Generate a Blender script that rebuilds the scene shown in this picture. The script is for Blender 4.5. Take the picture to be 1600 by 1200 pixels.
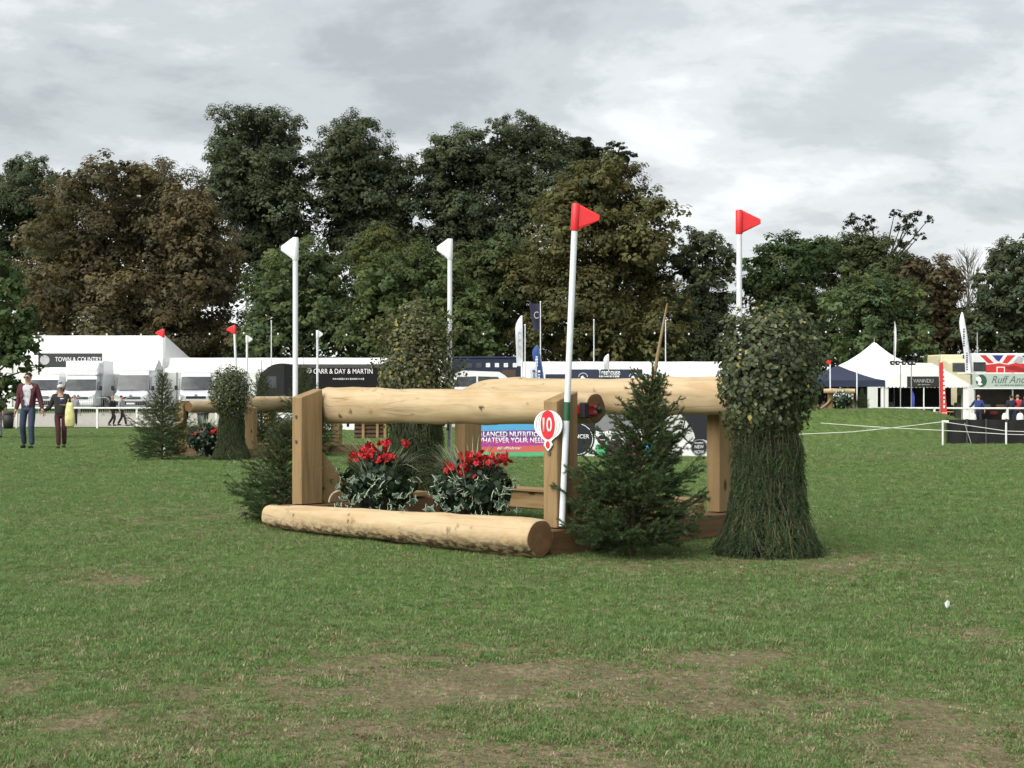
import bpy, bmesh, math, random
import numpy as np
from mathutils import Vector, Matrix

for _o in list(bpy.data.objects):
    bpy.data.objects.remove(_o)
scene = bpy.context.scene
COL = scene.collection
R = math.radians

# ------------------------------------------------------------------ camera
EYE = 1.45           # lens height above the near turf
FPX = 2500.0         # focal length in photograph pixels (short telephoto)
HOR = 588.0          # row of the horizon in the photograph
cam_d = bpy.data.cameras.new('camera')
cam = bpy.data.objects.new('camera', cam_d)
COL.objects.link(cam)
cam_d.sensor_width = 36.0
cam_d.lens = FPX / 1600.0 * 36.0
cam_d.shift_y = (HOR - 600.0) / 1600.0
cam_d.clip_start = 0.1
cam_d.clip_end = 3000
cam.location = (0, 0, EYE)
cam.rotation_euler = (R(90), 0, 0)
scene.camera = cam
scene.render.resolution_x = 1024
scene.render.resolution_y = 768

# ------------------------------------------------------------------ sky (overcast) and sun
SUN_DIR = Vector((-0.46, -0.54, 0.70)).normalized()     # towards the sun
SUN_EL = math.asin(SUN_DIR.z)
SUN_AZ = math.atan2(SUN_DIR.x, SUN_DIR.y)
world = bpy.data.worlds.new('World')
scene.world = world
world.use_nodes = True
wt = world.node_tree
wt.nodes.clear()


def wn(t, **k):
    n = wt.nodes.new(t)
    for a, b in k.items():
        setattr(n, a, b)
    return n


def wmath(op, a, b=None):
    n = wn('ShaderNodeMath', operation=op)
    for i, v in enumerate((a, b)):
        if v is None:
            continue
        if isinstance(v, (int, float)):
            n.inputs[i].default_value = v
        else:
            wt.links.new(v, n.inputs[i])
    return n.outputs[0]


w_out = wn('ShaderNodeOutputWorld')
w_sky = wn('ShaderNodeTexSky', sky_type='NISHITA', sun_disc=False)
w_sky.sun_elevation = SUN_EL
w_sky.sun_rotation = SUN_AZ
w_sky.air_density = 1.0
w_sky.dust_density = 3.0
w_bg_sky = wn('ShaderNodeBackground')
w_bg_sky.inputs['Strength'].default_value = 0.06
wt.links.new(w_sky.outputs[0], w_bg_sky.inputs['Color'])
w_tc = wn('ShaderNodeTexCoord')
w_sep = wn('ShaderNodeSeparateXYZ')
wt.links.new(w_tc.outputs['Generated'], w_sep.inputs[0])
w_z = wmath('MAXIMUM', w_sep.outputs['Z'], 0.0)
w_den = wmath('ADD', w_z, 0.34)
w_px = wmath('DIVIDE', w_sep.outputs['X'], w_den)
w_py = wmath('DIVIDE', w_sep.outputs['Y'], w_den)
w_cmb = wn('ShaderNodeCombineXYZ')
wt.links.new(w_px, w_cmb.inputs[0])
wt.links.new(w_py, w_cmb.inputs[1])


def cloud_noise(scale, offs, detail, rough, dist=0.0, stretch=(1, 1, 1)):
    mp = wn('ShaderNodeMapping')
    mp.inputs['Location'].default_value = offs
    mp.inputs['Scale'].default_value = stretch
    wt.links.new(w_cmb.outputs[0], mp.inputs[0])
    n = wn('ShaderNodeTexNoise')
    n.inputs['Scale'].default_value = scale
    n.inputs['Detail'].default_value = detail
    n.inputs['Roughness'].default_value = rough
    n.inputs['Distortion'].default_value = dist
    wt.links.new(mp.outputs[0], n.inputs['Vector'])
    return n.outputs['Fac']


CLOUD_SEED = 4.0
c_big = cloud_noise(1.9, (3.2 + CLOUD_SEED * 5.3, 1.7 + CLOUD_SEED * 3.1, 0.0), 9, 0.56, 0.35, (1.0, 1.0, 1))
c_mid = cloud_noise(6.0, (7.4, 2.9 + CLOUD_SEED, 3.0), 9, 0.60, 0.3, (0.8, 1.0, 1))
c_mix = wmath('ADD', wmath('MULTIPLY', c_big, 0.70), wmath('MULTIPLY', c_mid, 0.30))
# thin layer brightens toward the horizon, as a distant overcast does
c_el = wmath('MULTIPLY', wmath('SUBTRACT', 0.17, w_z), 0.50)
c_fac = wmath('ADD', c_mix, c_el)
w_ramp = wn('ShaderNodeValToRGB')
w_ramp.color_ramp.interpolation = 'EASE'
els = w_ramp.color_ramp.elements
els[0].position = 0.37
els[0].color = (0.41, 0.435, 0.45, 1)
els[1].position = 0.66
els[1].color = (1.0, 1.02, 1.01, 1)
e = els.new(0.45); e.color = (0.53, 0.558, 0.572, 1)
e = els.new(0.51); e.color = (0.665, 0.693, 0.705, 1)
e = els.new(0.57); e.color = (0.80, 0.828, 0.835, 1)
wt.links.new(c_fac, w_ramp.inputs[0])
w_bg_cl = wn('ShaderNodeBackground')
w_bg_cl.inputs['Strength'].default_value = 0.385
wt.links.new(w_ramp.outputs[0], w_bg_cl.inputs['Color'])
w_mix = wn('ShaderNodeMixShader')
w_mix.inputs[0].default_value = 0.93
wt.links.new(w_bg_sky.outputs[0], w_mix.inputs[1])
wt.links.new(w_bg_cl.outputs[0], w_mix.inputs[2])
wt.links.new(w_mix.outputs[0], w_out.inputs['Surface'])

sun_d = bpy.data.lights.new('sun', 'SUN')
sun_d.energy = 1.5
sun_d.angle = R(65)
sun_d.color = (1.0, 0.965, 0.90)
sun = bpy.data.objects.new('sun', sun_d)
COL.objects.link(sun)
sun.rotation_euler = SUN_DIR.to_track_quat('Z', 'Y').to_euler()
sun.location = (-20, -15, 40)

scene.view_settings.view_transform = 'Standard'
scene.view_settings.look = 'None'
scene.view_settings.exposure = 1.72
scene.view_settings.gamma = 1.0
scene.view_settings.use_curve_mapping = False
scene.render.engine = 'CYCLES'
scene.cycles.max_bounces = 4
scene.cycles.diffuse_bounces = 2
scene.cycles.use_adaptive_sampling = True
scene.cycles.adaptive_threshold = 0.03
scene.cycles.use_denoising = True
scene.cycles.transparent_max_bounces = 6

# ------------------------------------------------------------------ helpers: places
rng = np.random.default_rng(7)
random.seed(7)


def at(px, py, Y):
    """point at distance Y that the photograph shows at (px, py)"""
    return Vector(((px - 800.0) / FPX * Y, Y, EYE - (py - HOR) / FPX * Y))


_gy = np.array([-50, 24, 30, 36, 44, 60, 86, 92, 98, 112, 150, 3000], float)
_gz = np.array([0.0, 0.0, -0.06, -0.18, -0.43, -0.85, -1.30, -1.05, -0.75, -0.70, -0.8, -0.8])


def smooth_interp(y):
    y = np.asarray(y, float)
    acc = np.zeros_like(y)
    for d in (-3, -1.5, 0, 1.5, 3):
        acc += np.interp(y + d, _gy, _gz)
    return acc / 5


def lattice(x, y, seed):
    xi = np.floor(x).astype(np.int64); yi = np.floor(y).astype(np.int64)
    fx = x - xi; fy = y - yi
    fx = fx * fx * (3 - 2 * fx); fy = fy * fy * (3 - 2 * fy)

    def h(a, b):
        n = (a * 374761393 + b * 668265263 + seed * 974711) & 0xFFFFFFFF
        n = ((n ^ (n >> 13)) * 1274126177) & 0xFFFFFFFF
        return ((n ^ (n >> 16)) & 0xFFFF) / 65535.0
    return (h(xi, yi) * (1 - fx) + h(xi + 1, yi) * fx) * (1 - fy) + (h(xi, yi + 1) * (1 - fx) + h(xi + 1, yi + 1) * fx) * fy


def fbm(x, y, seed=0, octv=4):
    x = np.asarray(x, float); y = np.asarray(y, float)
    t = 0; a = 0.5
    for o in range(octv):
        t = t + a * lattice(x * 2 ** o, y * 2 ** o, seed + o * 17)
        a *= 0.5
    return t / (1 - 0.5 ** octv)


def ground_z(x, y):
    x = np.asarray(x, float); y = np.asarray(y, float)
    z = smooth_interp(y)
    # grassy mound on the right, in front of the stalls
    d = ((x - 12.6) / 4.6) ** 2 + ((y - 60) / 5.5) ** 2
    z = z + 1.08 * np.exp(-np.clip(d, 0, 40) ** 2.6)
    z = z + (fbm(x * 0.35, y * 0.35, 5, 2) - 0.5) * 0.05 * np.clip((y - 17) / 10, 0.15, 1)
    return z


def gz(x, y):
    return float(ground_z(np.array([x]), np.array([y]))[0])


def bald_at(x, y):
    """worn, dried-out patches of the turf (0 lush .. 1 bare)"""
    n = fbm(x * 1.1, y * 0.9, 31, 5)
    f = fbm(x * 4.5, y * 4.5, 77, 4)
    b = np.zeros_like(n)
    for (px, py, rx, ry, a) in (
            (620, 1075, 330, 55, .85), (760, 1045, 220, 40, .6), (1470, 1175, 220, 48, 1.1), (1165, 1018, 110, 17, 1.2),
            (950, 1085, 200, 30, .7), (1300, 1110, 150, 22, .55), (220, 812, 240, 16, .7), (1380, 882, 220, 18, .85),
            (1130, 950, 180, 12, .5), (10, 1085, 60, 18, .9), (150, 905, 160, 18, .45), (560, 1150, 260, 40, .6),
            (850, 1185, 200, 30, .6), (140, 1130, 200, 40, .45), (1480, 990, 180, 14, .3), (1050, 878, 260, 20, .6),
            (1500, 705, 260, 8, .5), (640, 830, 260, 14, .3)):
        Y = EYE * FPX / (py - HOR)
        X = (px - 800) / FPX * Y
        wx = rx / FPX * Y
        wy = Y * ry / (py - HOR)
        d = ((x - X) / wx) ** 2 + ((y - Y) / wy) ** 2
        b = b + a * np.exp(-d)
    f2 = fbm(x * 4.5 + 9, y * 4.5, 177, 4)
    g = fbm(x * 11.0, y * 9.0, 55, 3)
    worn = 1.1 * np.clip(b, 0, 1) * np.clip(0.2 + 1.6 * (n - 0.2), 0, 1.4) + 0.35 * np.clip((n - 0.52) * 3, 0, 1) + 0.55 * np.clip((9.2 - y) / 2.5, 0, 1) * np.clip(2.2 * (n - 0.3), 0, 1)
    bare = b * 0.95 * np.clip(0.15 + 1.9 * (n - 0.22), 0, 2) * np.clip(4.6 * (f - 0.40), 0, 1.4) * np.clip(0.2 + 2.8 * (g - 0.32), 0, 1.5)
    b = (0.46 + 0.22 * np.clip((11 - y) / 4, 0, 1)) * worn * np.clip(0.4 + 2.4 * (f2 - 0.3), 0, 1.6) + bare
    return np.clip(b, 0, 1)


# ------------------------------------------------------------------ helpers: materials
MATS = {}


class NT:
    def __init__(self, name):
        self.m = bpy.data.materials.new(name)
        self.m.use_nodes = True
        self.t = self.m.node_tree
        self.b = self.t.nodes['Principled BSDF']
        self.out = self.t.nodes['Material Output']

    def n(self, typ, **k):
        n = self.t.nodes.new(typ)
        for a, b in k.items():
            setattr(n, a, b)
        return n

    def l(self, a, b):
        self.t.links.new(a, b)

    def coords(self, scale=(1, 1, 1), kind='Object', rot=(0, 0, 0)):
        tc = self.n('ShaderNodeTexCoord')
        mp = self.n('ShaderNodeMapping')
        mp.inputs['Scale'].default_value = scale
        mp.inputs['Rotation'].default_value = rot
        self.l(tc.outputs[kind], mp.inputs[0])
        return mp.outputs[0]

    def noise(self, vec, scale, detail=5, rough=0.55, dist=0.0):
        n = self.n('ShaderNodeTexNoise')
        n.inputs['Scale'].default_value = scale
        n.inputs['Detail'].default_value = detail
        n.inputs['Roughness'].default_value = rough
        n.inputs['Distortion'].default_value = dist
        self.l(vec, n.inputs['Vector'])
        return n.outputs['Fac']

    def ramp(self, fac, stops):
        r = self.n('ShaderNodeValToRGB')
        el = r.color_ramp.elements
        el[0].position, el[0].color = stops[0][0], (*stops[0][1], 1)
        el[1].position, el[1].color = stops[-1][0], (*stops[-1][1], 1)
        for p, c in stops[1:-1]:
            e = el.new(p)
            e.color = (*c, 1)
        self.l(fac, r.inputs[0])
        return r.outputs[0]

    def mix(self, fac, a, b, mode='MIX'):
        m = self.n('ShaderNodeMix', data_type='RGBA', blend_type=mode)
        for s, v in ((m.inputs[0], fac), (m.inputs[6], a), (m.inputs[7], b)):
            if isinstance(v, (int, float)):
                s.default_value = v
            elif isinstance(v, tuple):
                s.default_value = (*v, 1)
            else:
                self.l(v, s)
        return m.outputs[2]

    def math(self, op, a, b=0.5, clamp=False):
        m = self.n('ShaderNodeMath', operation=op, use_clamp=clamp)
        for i, v in enumerate((a, b)):
            if isinstance(v, (int, float)):
                m.inputs[i].default_value = v
            else:
                self.l(v, m.inputs[i])
        return m.outputs[0]

    def bump(self, h, strength=0.3, dist=0.01):
        b = self.n('ShaderNodeBump')
        b.inputs['Strength'].default_value = strength
        b.inputs['Distance'].default_value = dist
        self.l(h, b.inputs['Height'])
        self.l(b.outputs[0], self.b.inputs['Normal'])

    def rand(self):
        return self.n('ShaderNodeObjectInfo').outputs['Random']

    def set(self, rough=0.7, metal=0.0, spec=None):
        self.b.inputs['Roughness'].default_value = rough
        self.b.inputs['Metallic'].default_value = metal
        if spec is not None:
            self.b.inputs['Specular IOR Level'].default_value = spec
        return self.m


def M(name, col, rough=0.6, metal=0.0, var=0.12, scale=3.0, bump=0.0, spec=None, bscale=40.0):
    """painted / cloth / plastic surface with uneven tone and a little wear"""
    if name in MATS:
        return MATS[name]
    t = NT(name)
    v = t.coords()
    f = t.noise(v, scale, 6, 0.6)
    lo = tuple(max(0, c * (1 - var)) for c in col)
    hi = tuple(min(1, c * (1 + var)) for c in col)
    t.l(t.ramp(f, [(0.3, lo), (0.7, hi)]), t.b.inputs['Base Color'])
    if bump:
        t.bump(t.noise(v, bscale, 4), bump, 0.005)
    MATS[name] = t.set(rough, metal, spec)
    return MATS[name]


def wood_mat(name, axis, base, dark, knots=True, streak=14.0):
    """sawn timber, grain running along the given axis"""
    if name in MATS:
        return MATS[name]
    t = NT(name)
    sc = [streak, streak, streak]
    sc['xyz'.index(axis)] = 0.9
    v = t.coords(tuple(sc))
    rnd = t.rand()
    add = t.n('ShaderNodeVectorMath', operation='ADD')
    cmb = t.n('ShaderNodeCombineXYZ')
    for i in range(3):
        t.l(t.math('MULTIPLY', rnd, 37.0 + i * 11), cmb.inputs[i])
    t.l(v, add.inputs[0]); t.l(cmb.outputs[0], add.inputs[1])
    v2 = add.outputs[0]
    g = t.noise(v2, 1.6, 8, 0.62, 0.6)
    big = t.noise(t.coords((1.5, 1.5, 1.5)), 1.7, 4, 0.55)
    c = t.ramp(g, [(0.28, dark), (0.52, base), (0.75, tuple(min(1, x * 1.22) for x in base))])
    c = t.mix(t.math('MULTIPLY', big, 0.55), c, tuple(x * 0.66 for x in base))
    if knots:
        sk = [5.0, 5.0, 5.0]
        sk['xyz'.index(axis)] = 2.2
        vo = t.n('ShaderNodeTexVoronoi')
        vo.inputs['Scale'].default_value = 1.0
        add2 = t.n('ShaderNodeVectorMath', operation='ADD')
        t.l(t.coords(tuple(sk)), add2.inputs[0]); t.l(cmb.outputs[0], add2.inputs[1])
        t.l(add2.outputs[0], vo.inputs['Vector'])
        k = t.ramp(vo.outputs['Distance'], [(0.07, (1, 1, 1)), (0.15, (0, 0, 0))])
        c = t.mix(k, c, tuple(x * 0.35 for x in dark))
    t.l(c, t.b.inputs['Base Color'])
    t.bump(g, 0.35, 0.006)
    MATS[name] = t.set(0.72, spec=0.25)
    return MATS[name]


def log_mat(name, base=(0.47, 0.355, 0.208)):
    """peeled pine, grain along local x; knots and scars come from a mesh attribute"""
    if name in MATS:
        return MATS[name]
    t = NT(name)
    rnd = t.rand()
    cmb = t.n('ShaderNodeCombineXYZ')
    for i in range(3):
        t.l(t.math('MULTIPLY', rnd, 31.0 + i * 9), cmb.inputs[i])
    add = t.n('ShaderNodeVectorMath', operation='ADD')
    t.l(t.coords((1.2, 11, 11)), add.inputs[0]); t.l(cmb.outputs[0], add.inputs[1])
    g = t.noise(add.outputs[0], 1.5, 9, 0.62, 0.4)
    add3 = t.n('ShaderNodeVectorMath', operation='ADD')
    t.l(t.coords((2.0, 6, 6)), add3.inputs[0]); t.l(cmb.outputs[0], add3.inputs[1])
    big = t.noise(add3.outputs[0], 1.0, 5, 0.6)
    c = t.ramp(g, [(0.22, tuple(x * 0.72 for x in base)), (0.45, base), (0.8, (0.56, 0.44, 0.28))])
    c = t.mix(t.ramp(big, [(0.5, (0, 0, 0)), (0.75, (0.7, 0.7, 0.7))]), c, (0.40, 0.255, 0.115))
    # drying cracks along the grain
    add2 = t.n('ShaderNodeVectorMath', operation='ADD')
    t.l(t.coords((0.35, 7, 7)), add2.inputs[0]); t.l(cmb.outputs[0], add2.inputs[1])
    ck = t.noise(add2.outputs[0], 1.3, 2, 0.4, 0.2)
    ck = t.math('ABSOLUTE', t.math('SUBTRACT', ck, 0.5))
    ckm = t.ramp(ck, [(0.0, (0.55, 0.55, 0.55)), (0.006, (0, 0, 0))])
    c = t.mix(ckm, c, (0.12, 0.06, 0.025))
    at_ = t.n('ShaderNodeAttribute', attribute_name='scar')
    c = t.mix(at_.outputs['Fac'], c, (0.055, 0.028, 0.016))
    gr = t.n('ShaderNodeAttribute', attribute_name='bark')
    gm = t.noise(t.coords((14, 26, 26)), 1.0, 5, 0.65)
    gmask = t.math('MULTIPLY', t.ramp(gm, [(0.44, (0, 0, 0)), (0.54, (1, 1, 1))]), gr.outputs['Fac'])
    c = t.mix(gmask, c, (0.075, 0.042, 0.028))
    t.l(c, t.b.inputs['Base Color'])
    t.bump(t.math('SUBTRACT', g, t.math('MULTIPLY', gmask, -0.4)), 0.4, 0.008)
    MATS[name] = t.set(0.62, spec=0.3)
    return MATS[name]


def endgrain_mat(name, a=(0.20, 0.105, 0.05), b=(0.36, 0.21, 0.10)):
    if name in MATS:
        return MATS[name]
    t = NT(name)
    v = t.coords((1, 1, 1))
    w = t.n('ShaderNodeTexWave', wave_type='RINGS', rings_direction='X')
    w.inputs['Scale'].default_value = 26
    w.inputs['Distortion'].default_value = 2.2
    w.inputs['Detail'].default_value = 3
    t.l(v, w.inputs['Vector'])
    n = t.noise(v, 14, 6, 0.65)
    c = t.mix(t.math('MULTIPLY', w.outputs['Fac'], 0.6), a, b)
    c = t.mix(t.ramp(n, [(0.4, (0, 0, 0)), (0.7, (0.8, 0.8, 0.8))]), c, (0.11, 0.055, 0.028))
    t.l(c, t.b.inputs['Base Color'])
    t.bump(n, 0.4, 0.006)
    MATS[name] = t.set(0.8, spec=0.2)
    return MATS[name]


def attr_mat(name, rough=0.6, trans=0.25, spec=0.25, var=0.25):
    """foliage: each leaf's own colour is stored on its vertices"""
    if name in MATS:
        return MATS[name]
    t = NT(name)
    a = t.n('ShaderNodeAttribute', attribute_name='col')
    col = a.outputs['Color']
    t.l(col, t.b.inputs['Base Color'])
    t.set(rough, spec=spec)
    if trans:
        tr = t.n('ShaderNodeBsdfTranslucent')
        t.l(t.mix(1.0, col, (1.25, 1.35, 0.7), 'MULTIPLY'), tr.inputs['Color'])
        ms = t.n('ShaderNodeMixShader')
        ms.inputs[0].default_value = trans
        t.l(t.b.outputs[0], ms.inputs[1]); t.l(tr.outputs[0], ms.inputs[2])
        t.l(ms.outputs[0], t.out.inputs['Surface'])
    MATS[name] = t.m
    return t.m


def glass_mat(name, col=(0.02, 0.025, 0.03), rough=0.08):
    if name in MATS:
        return MATS[name]
    t = NT(name)
    f = t.noise(t.coords(), 2.0, 3)
    t.l(t.ramp(f, [(0.3, tuple(c * 0.6 for c in col)), (0.7, tuple(c * 1.5 for c in col))]), t.b.inputs['Base Color'])
    MATS[name] = t.set(rough, 0.0, 0.6)
    return MATS[name]


# ------------------------------------------------------------------ helpers: objects
def thing(name, label, cat, loc=(0, 0, 0), rotz=0.0, group=None, scale=1.0):
    o = bpy.data.objects.new(name, None)
    o.empty_display_size = 0.1
    COL.objects.link(o)
    o.location = loc
    o.rotation_euler = (0, 0, rotz)
    o.scale = (scale,) * 3
    return tag(o, label, cat, group)


def tag(o, label=None, cat=None, group=None, kind=None):
    if label:
        o['label'] = label
    if cat:
        o['category'] = cat
    if group:
        o['group'] = group
    if kind:
        o['kind'] = kind
    return o


def link(name, me, parent=None, loc=(0, 0, 0), rot=None, mats=(), kind=None, scale=None):
    for m in mats:
        me.materials.append(m)
    o = bpy.data.objects.new(name, me)
    COL.objects.link(o)
    o.location = loc
    if rot is not None:
        if isinstance(rot, Matrix):
            o.rotation_euler = rot.to_euler()
        else:
            o.rotation_euler = rot
    if scale is not None:
        o.scale = scale
    if parent:
        o.parent = parent
    if kind:
        o['kind'] = kind
    return o


def copy_tree(o, parent=None):
    c = o.copy()
    COL.objects.link(c)
    c.parent = parent
    for ch in list(o.children):
        copy_tree(ch, c)
    return c


def np_mesh(name, V, F, cols=None, attrs=None, smooth=False):
    """V (n,3); F (m,k) faces all of k corners; cols (n,3) vertex colours"""
    V = np.ascontiguousarray(V, np.float32)
    F = np.ascontiguousarray(F, np.int32)
    me = bpy.data.meshes.new(name)
    me.vertices.add(len(V))
    me.vertices.foreach_set('co', V.ravel())
    m, k = F.shape
    me.loops.add(m * k)
    me.loops.foreach_set('vertex_index', F.ravel())
    me.polygons.add(m)
    me.polygons.foreach_set('loop_start', np.arange(0, m * k, k, dtype=np.int32))
    if smooth:
        me.polygons.foreach_set('use_smooth', np.ones(m, bool))
    me.update(calc_edges=True)
    if cols is not None:
        a = me.attributes.new('col', 'FLOAT_COLOR', 'POINT')
        c4 = np.ones((len(V), 4), np.float32)
        c4[:, :3] = cols
        a.data.foreach_set('color', c4.ravel())
    for nm, arr in (attrs or {}).items():
        a = me.attributes.new(nm, 'FLOAT', 'POINT')
        a.data.foreach_set('value', np.ascontiguousarray(arr, np.float32))
    return me


class MB:
    """collects simple shapes into one mesh, with a material slot per shape"""

    def __init__(self):
        self.v = []; self.f = []; self.mi = []; self.sm = []

    def add(self, vs, fs, mi=0, sm=False):
        b = len(self.v)
        self.v += [tuple(v) for v in vs]
        self.f += [tuple(b + i for i in f) for f in fs]
        self.mi += [mi] * len(fs)
        self.sm += [sm] * len(fs)
        return self

    def box(self, c, s, mi=0, rot=None, ch=0.0):
        c = Vector(c)
        hx, hy, hz = s[0] / 2, s[1] / 2, s[2] / 2
        if ch <= 0:
            vs = [Vector((x, y, z)) for x in (-hx, hx) for y in (-hy, hy) for z in (-hz, hz)]
            fs = [(0, 1, 3, 2), (4, 6, 7, 5), (0, 4, 5, 1), (2, 3, 7, 6), (0, 2, 6, 4), (1, 5, 7, 3)]
        else:
            bm = bmesh.new()
            bmesh.ops.create_cube(bm, size=1.0)
            for v in bm.verts:
                v.co = Vector((v.co.x * s[0], v.co.y * s[1], v.co.z * s[2]))
            bmesh.ops.bevel(bm, geom=list(bm.edges), offset=min(ch, min(s) * 0.45), segments=1, affect='EDGES')
            bm.verts.index_update()
            vs = [v.co.copy() for v in bm.verts]
            fs = [tuple(v.index for v in f.verts) for f in bm.faces]
            bm.free()
        if rot is not None:
            vs = [rot @ v for v in vs]
        return self.add([v + c for v in vs], fs, mi)

    def tube(self, pts, rad, seg=10, mi=0, cap=True, sm=True):
        pts = [Vector(p) for p in pts]
        if not hasattr(rad, '__len__'):
            rad = [rad] * len(pts)
        vs = []; fs = []
        n = len(pts)
        up = None
        for i, p in enumerate(pts):
            d = (pts[min(i + 1, n - 1)] - pts[max(i - 1, 0)]).normalized()
            if up is None:
                up = Vector((0, 0, 1)) if abs(d.z) < 0.9 else Vector((1, 0, 0))
            a = d.cross(up).normalized()
            b = d.cross(a).normalized()
            up = -b if False else up
            for k in range(seg):
                t = 2 * math.pi * k / seg
                vs.append(p + (a * math.cos(t) + b * math.sin(t)) * rad[i])
        for i in range(n - 1):
            for k in range(seg):
                k2 = (k + 1) % seg
                fs.append((i * seg + k, i * seg + k2, (i + 1) * seg + k2, (i + 1) * seg + k))
        self.add(vs, fs, mi, sm)
        if cap:
            self.add(vs[:seg], [tuple(range(seg))], mi)
            self.add(vs[-seg:], [tuple(reversed(range(seg)))], mi)
        return self

    def prism(self, poly, axis, a, b, mi=0):
        """extrude a 2-D outline between a and b along axis ('x','y' or 'z')"""
        def p3(p, w):
            return {'x': (w, p[0], p[1]), 'y': (p[0], w, p[1]), 'z': (p[0], p[1], w)}[axis]
        n = len(poly)
        vs = [p3(p, a) for p in poly] + [p3(p, b) for p in poly]
        fs = [tuple(range(n)), tuple(range(2 * n - 1, n - 1, -1))]
        fs += [(i, i + n, (i + 1) % n + n, (i + 1) % n) for i in range(n)]
        return self.add(vs, fs, mi)

    def lathe(self, prof, seg=16, mi=0, c=(0, 0, 0), sm=True):
        vs = []; fs = []
        for (r, z) in prof:
            for k in range(seg):
                t = 2 * math.pi * k / seg
                vs.append((c[0] + r * math.cos(t), c[1] + r * math.sin(t), c[2] + z))
        for i in range(len(prof) - 1):
            for k in range(seg):
                k2 = (k + 1) % seg
                fs.append((i * seg + k, i * seg + k2, (i + 1) * seg + k2, (i + 1) * seg + k))
        return self.add(vs, fs, mi, sm)

    def ball(self, c, r, mi=0, nu=10, nv=7):
        if not hasattr(r, '__len__'):
            r = (r, r, r)
        vs = []; fs = []
        for j in range(nv + 1):
            ph = math.pi * j / nv
            for i in range(nu):
                t = 2 * math.pi * i / nu
                vs.append((c[0] + r[0] * math.sin(ph) * math.cos(t), c[1] + r[1] * math.sin(ph) * math.sin(t), c[2] + r[2] * math.cos(ph)))
        for j in range(nv):
            for i in range(nu):
                i2 = (i + 1) % nu
                fs.append((j * nu + i, (j + 1) * nu + i, (j + 1) * nu + i2, j * nu + i2))
        return self.add(vs, fs, mi, True)

    def mesh(self, name='mesh'):
        me = bpy.data.meshes.new(name)
        me.from_pydata([tuple(v) for v in self.v], [], self.f)
        me.polygons.foreach_set('material_index', self.mi)
        me.polygons.foreach_set('use_smooth', self.sm)
        bm = bmesh.new()
        bm.from_mesh(me)
        bmesh.ops.recalc_face_normals(bm, faces=bm.faces)
        bm.to_mesh(me)
        bm.free()
        me.update()
        return me

    def build(self, name, mats, parent=None, loc=(0, 0, 0), rot=None, kind=None, scale=None):
        if not isinstance(mats, (list, tuple)):
            mats = [mats]
        return link(name, self.mesh(name), parent, loc, rot, mats, kind, scale)


def lettering(name, s, parent, mat, loc, height, width=None, rotz=0.0, shear=0.0, align='CENTER', depth=0.004, bold=0.0, spacing=1.0):
    """raised flat lettering standing upright and facing local -y"""
    cu = bpy.data.curves.new(name, 'FONT')
    cu.body = s
    cu.size = 1.0
    cu.extrude = 0.0
    cu.align_x = 'LEFT'
    cu.shear = shear
    cu.offset = bold
    cu.space_character = spacing
    tmp = bpy.data.objects.new('tmp', cu)
    COL.objects.link(tmp)
    dg = bpy.context.evaluated_depsgraph_get()
    me = bpy.data.meshes.new_from_object(tmp.evaluated_get(dg))
    bpy.data.objects.remove(tmp)
    bpy.data.curves.remove(cu)
    n = len(me.vertices)
    co = np.empty(n * 3, np.float32)
    me.vertices.foreach_get('co', co)
    co = co.reshape(-1, 3)
    lo = co.min(0); hi = co.max(0)
    sz = hi - lo
    sy = height / sz[1]
    sx = sy if width is None else width / sz[0]
    out = np.zeros_like(co)
    cx = {'CENTER': (lo[0] + hi[0]) / 2, 'LEFT': lo[0], 'RIGHT': hi[0]}[align]
    out[:, 0] = (co[:, 0] - cx) * sx
    out[:, 2] = (co[:, 1] - (lo[1] + hi[1]) / 2) * sy
    me.vertices.foreach_set('co', out.ravel())
    me.materials.clear()
    # solid letters: give the faces a real thickness
    bm = bmesh.new()
    bm.from_mesh(me)
    ret = bmesh.ops.extrude_face_region(bm, geom=list(bm.faces))
    bmesh.ops.translate(bm, vec=(0, -depth, 0), verts=[v for v in ret['geom'] if isinstance(v, bmesh.types.BMVert)])
    bmesh.ops.recalc_face_normals(bm, faces=bm.faces)
    bm.to_mesh(me)
    bm.free()
    me.update()
    me.polygons.foreach_set('material_index', np.zeros(len(me.polygons), np.int32))
    return link(name, me, parent, loc, (0, 0, rotz), [mat])


def plate(name, poly, parent, mat, y=0.0, th=0.004, loc=(0, 0, 0)):
    """flat printed shape in the x-z plane, th thick, its face at y"""
    return MB().prism(poly, 'y', y - th, y).build(name, mat, parent, loc)


def rect(x0, x1, z0, z1):
    return [(x0, z0), (x1, z0), (x1, z1), (x0, z1)]


def disc(cx, cz, r, n=28, rz=None):
    return [(cx + r * math.cos(2 * math.pi * k / n), cz + (rz or r) * math.sin(2 * math.pi * k / n)) for k in range(n)]


def marks(name, parent, mat, cx, cz, w, h, n, y=0.0, th=0.002, vertical=False, seed=0):
    """a line of small printed strokes, for lettering too small to read"""
    rr = random.Random(seed + n)
    m = MB()
    L = h if vertical else w
    u = -L / 2
    step = L / n
    for k in range(n):
        a = step * rr.uniform(0.45, 0.8)
        b = (w if vertical else h) * rr.uniform(0.6, 1.0)
        if vertical:
            m.prism(rect(cx - b / 2, cx + b / 2, cz + u, cz + u + a), 'y', y - th, y)
        else:
            m.prism(rect(cx + u, cx + u + a, cz - b / 2, cz + b / 2), 'y', y - th, y)
        u += step
    return m.build(name, mat, parent, kind='stuff')

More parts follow.
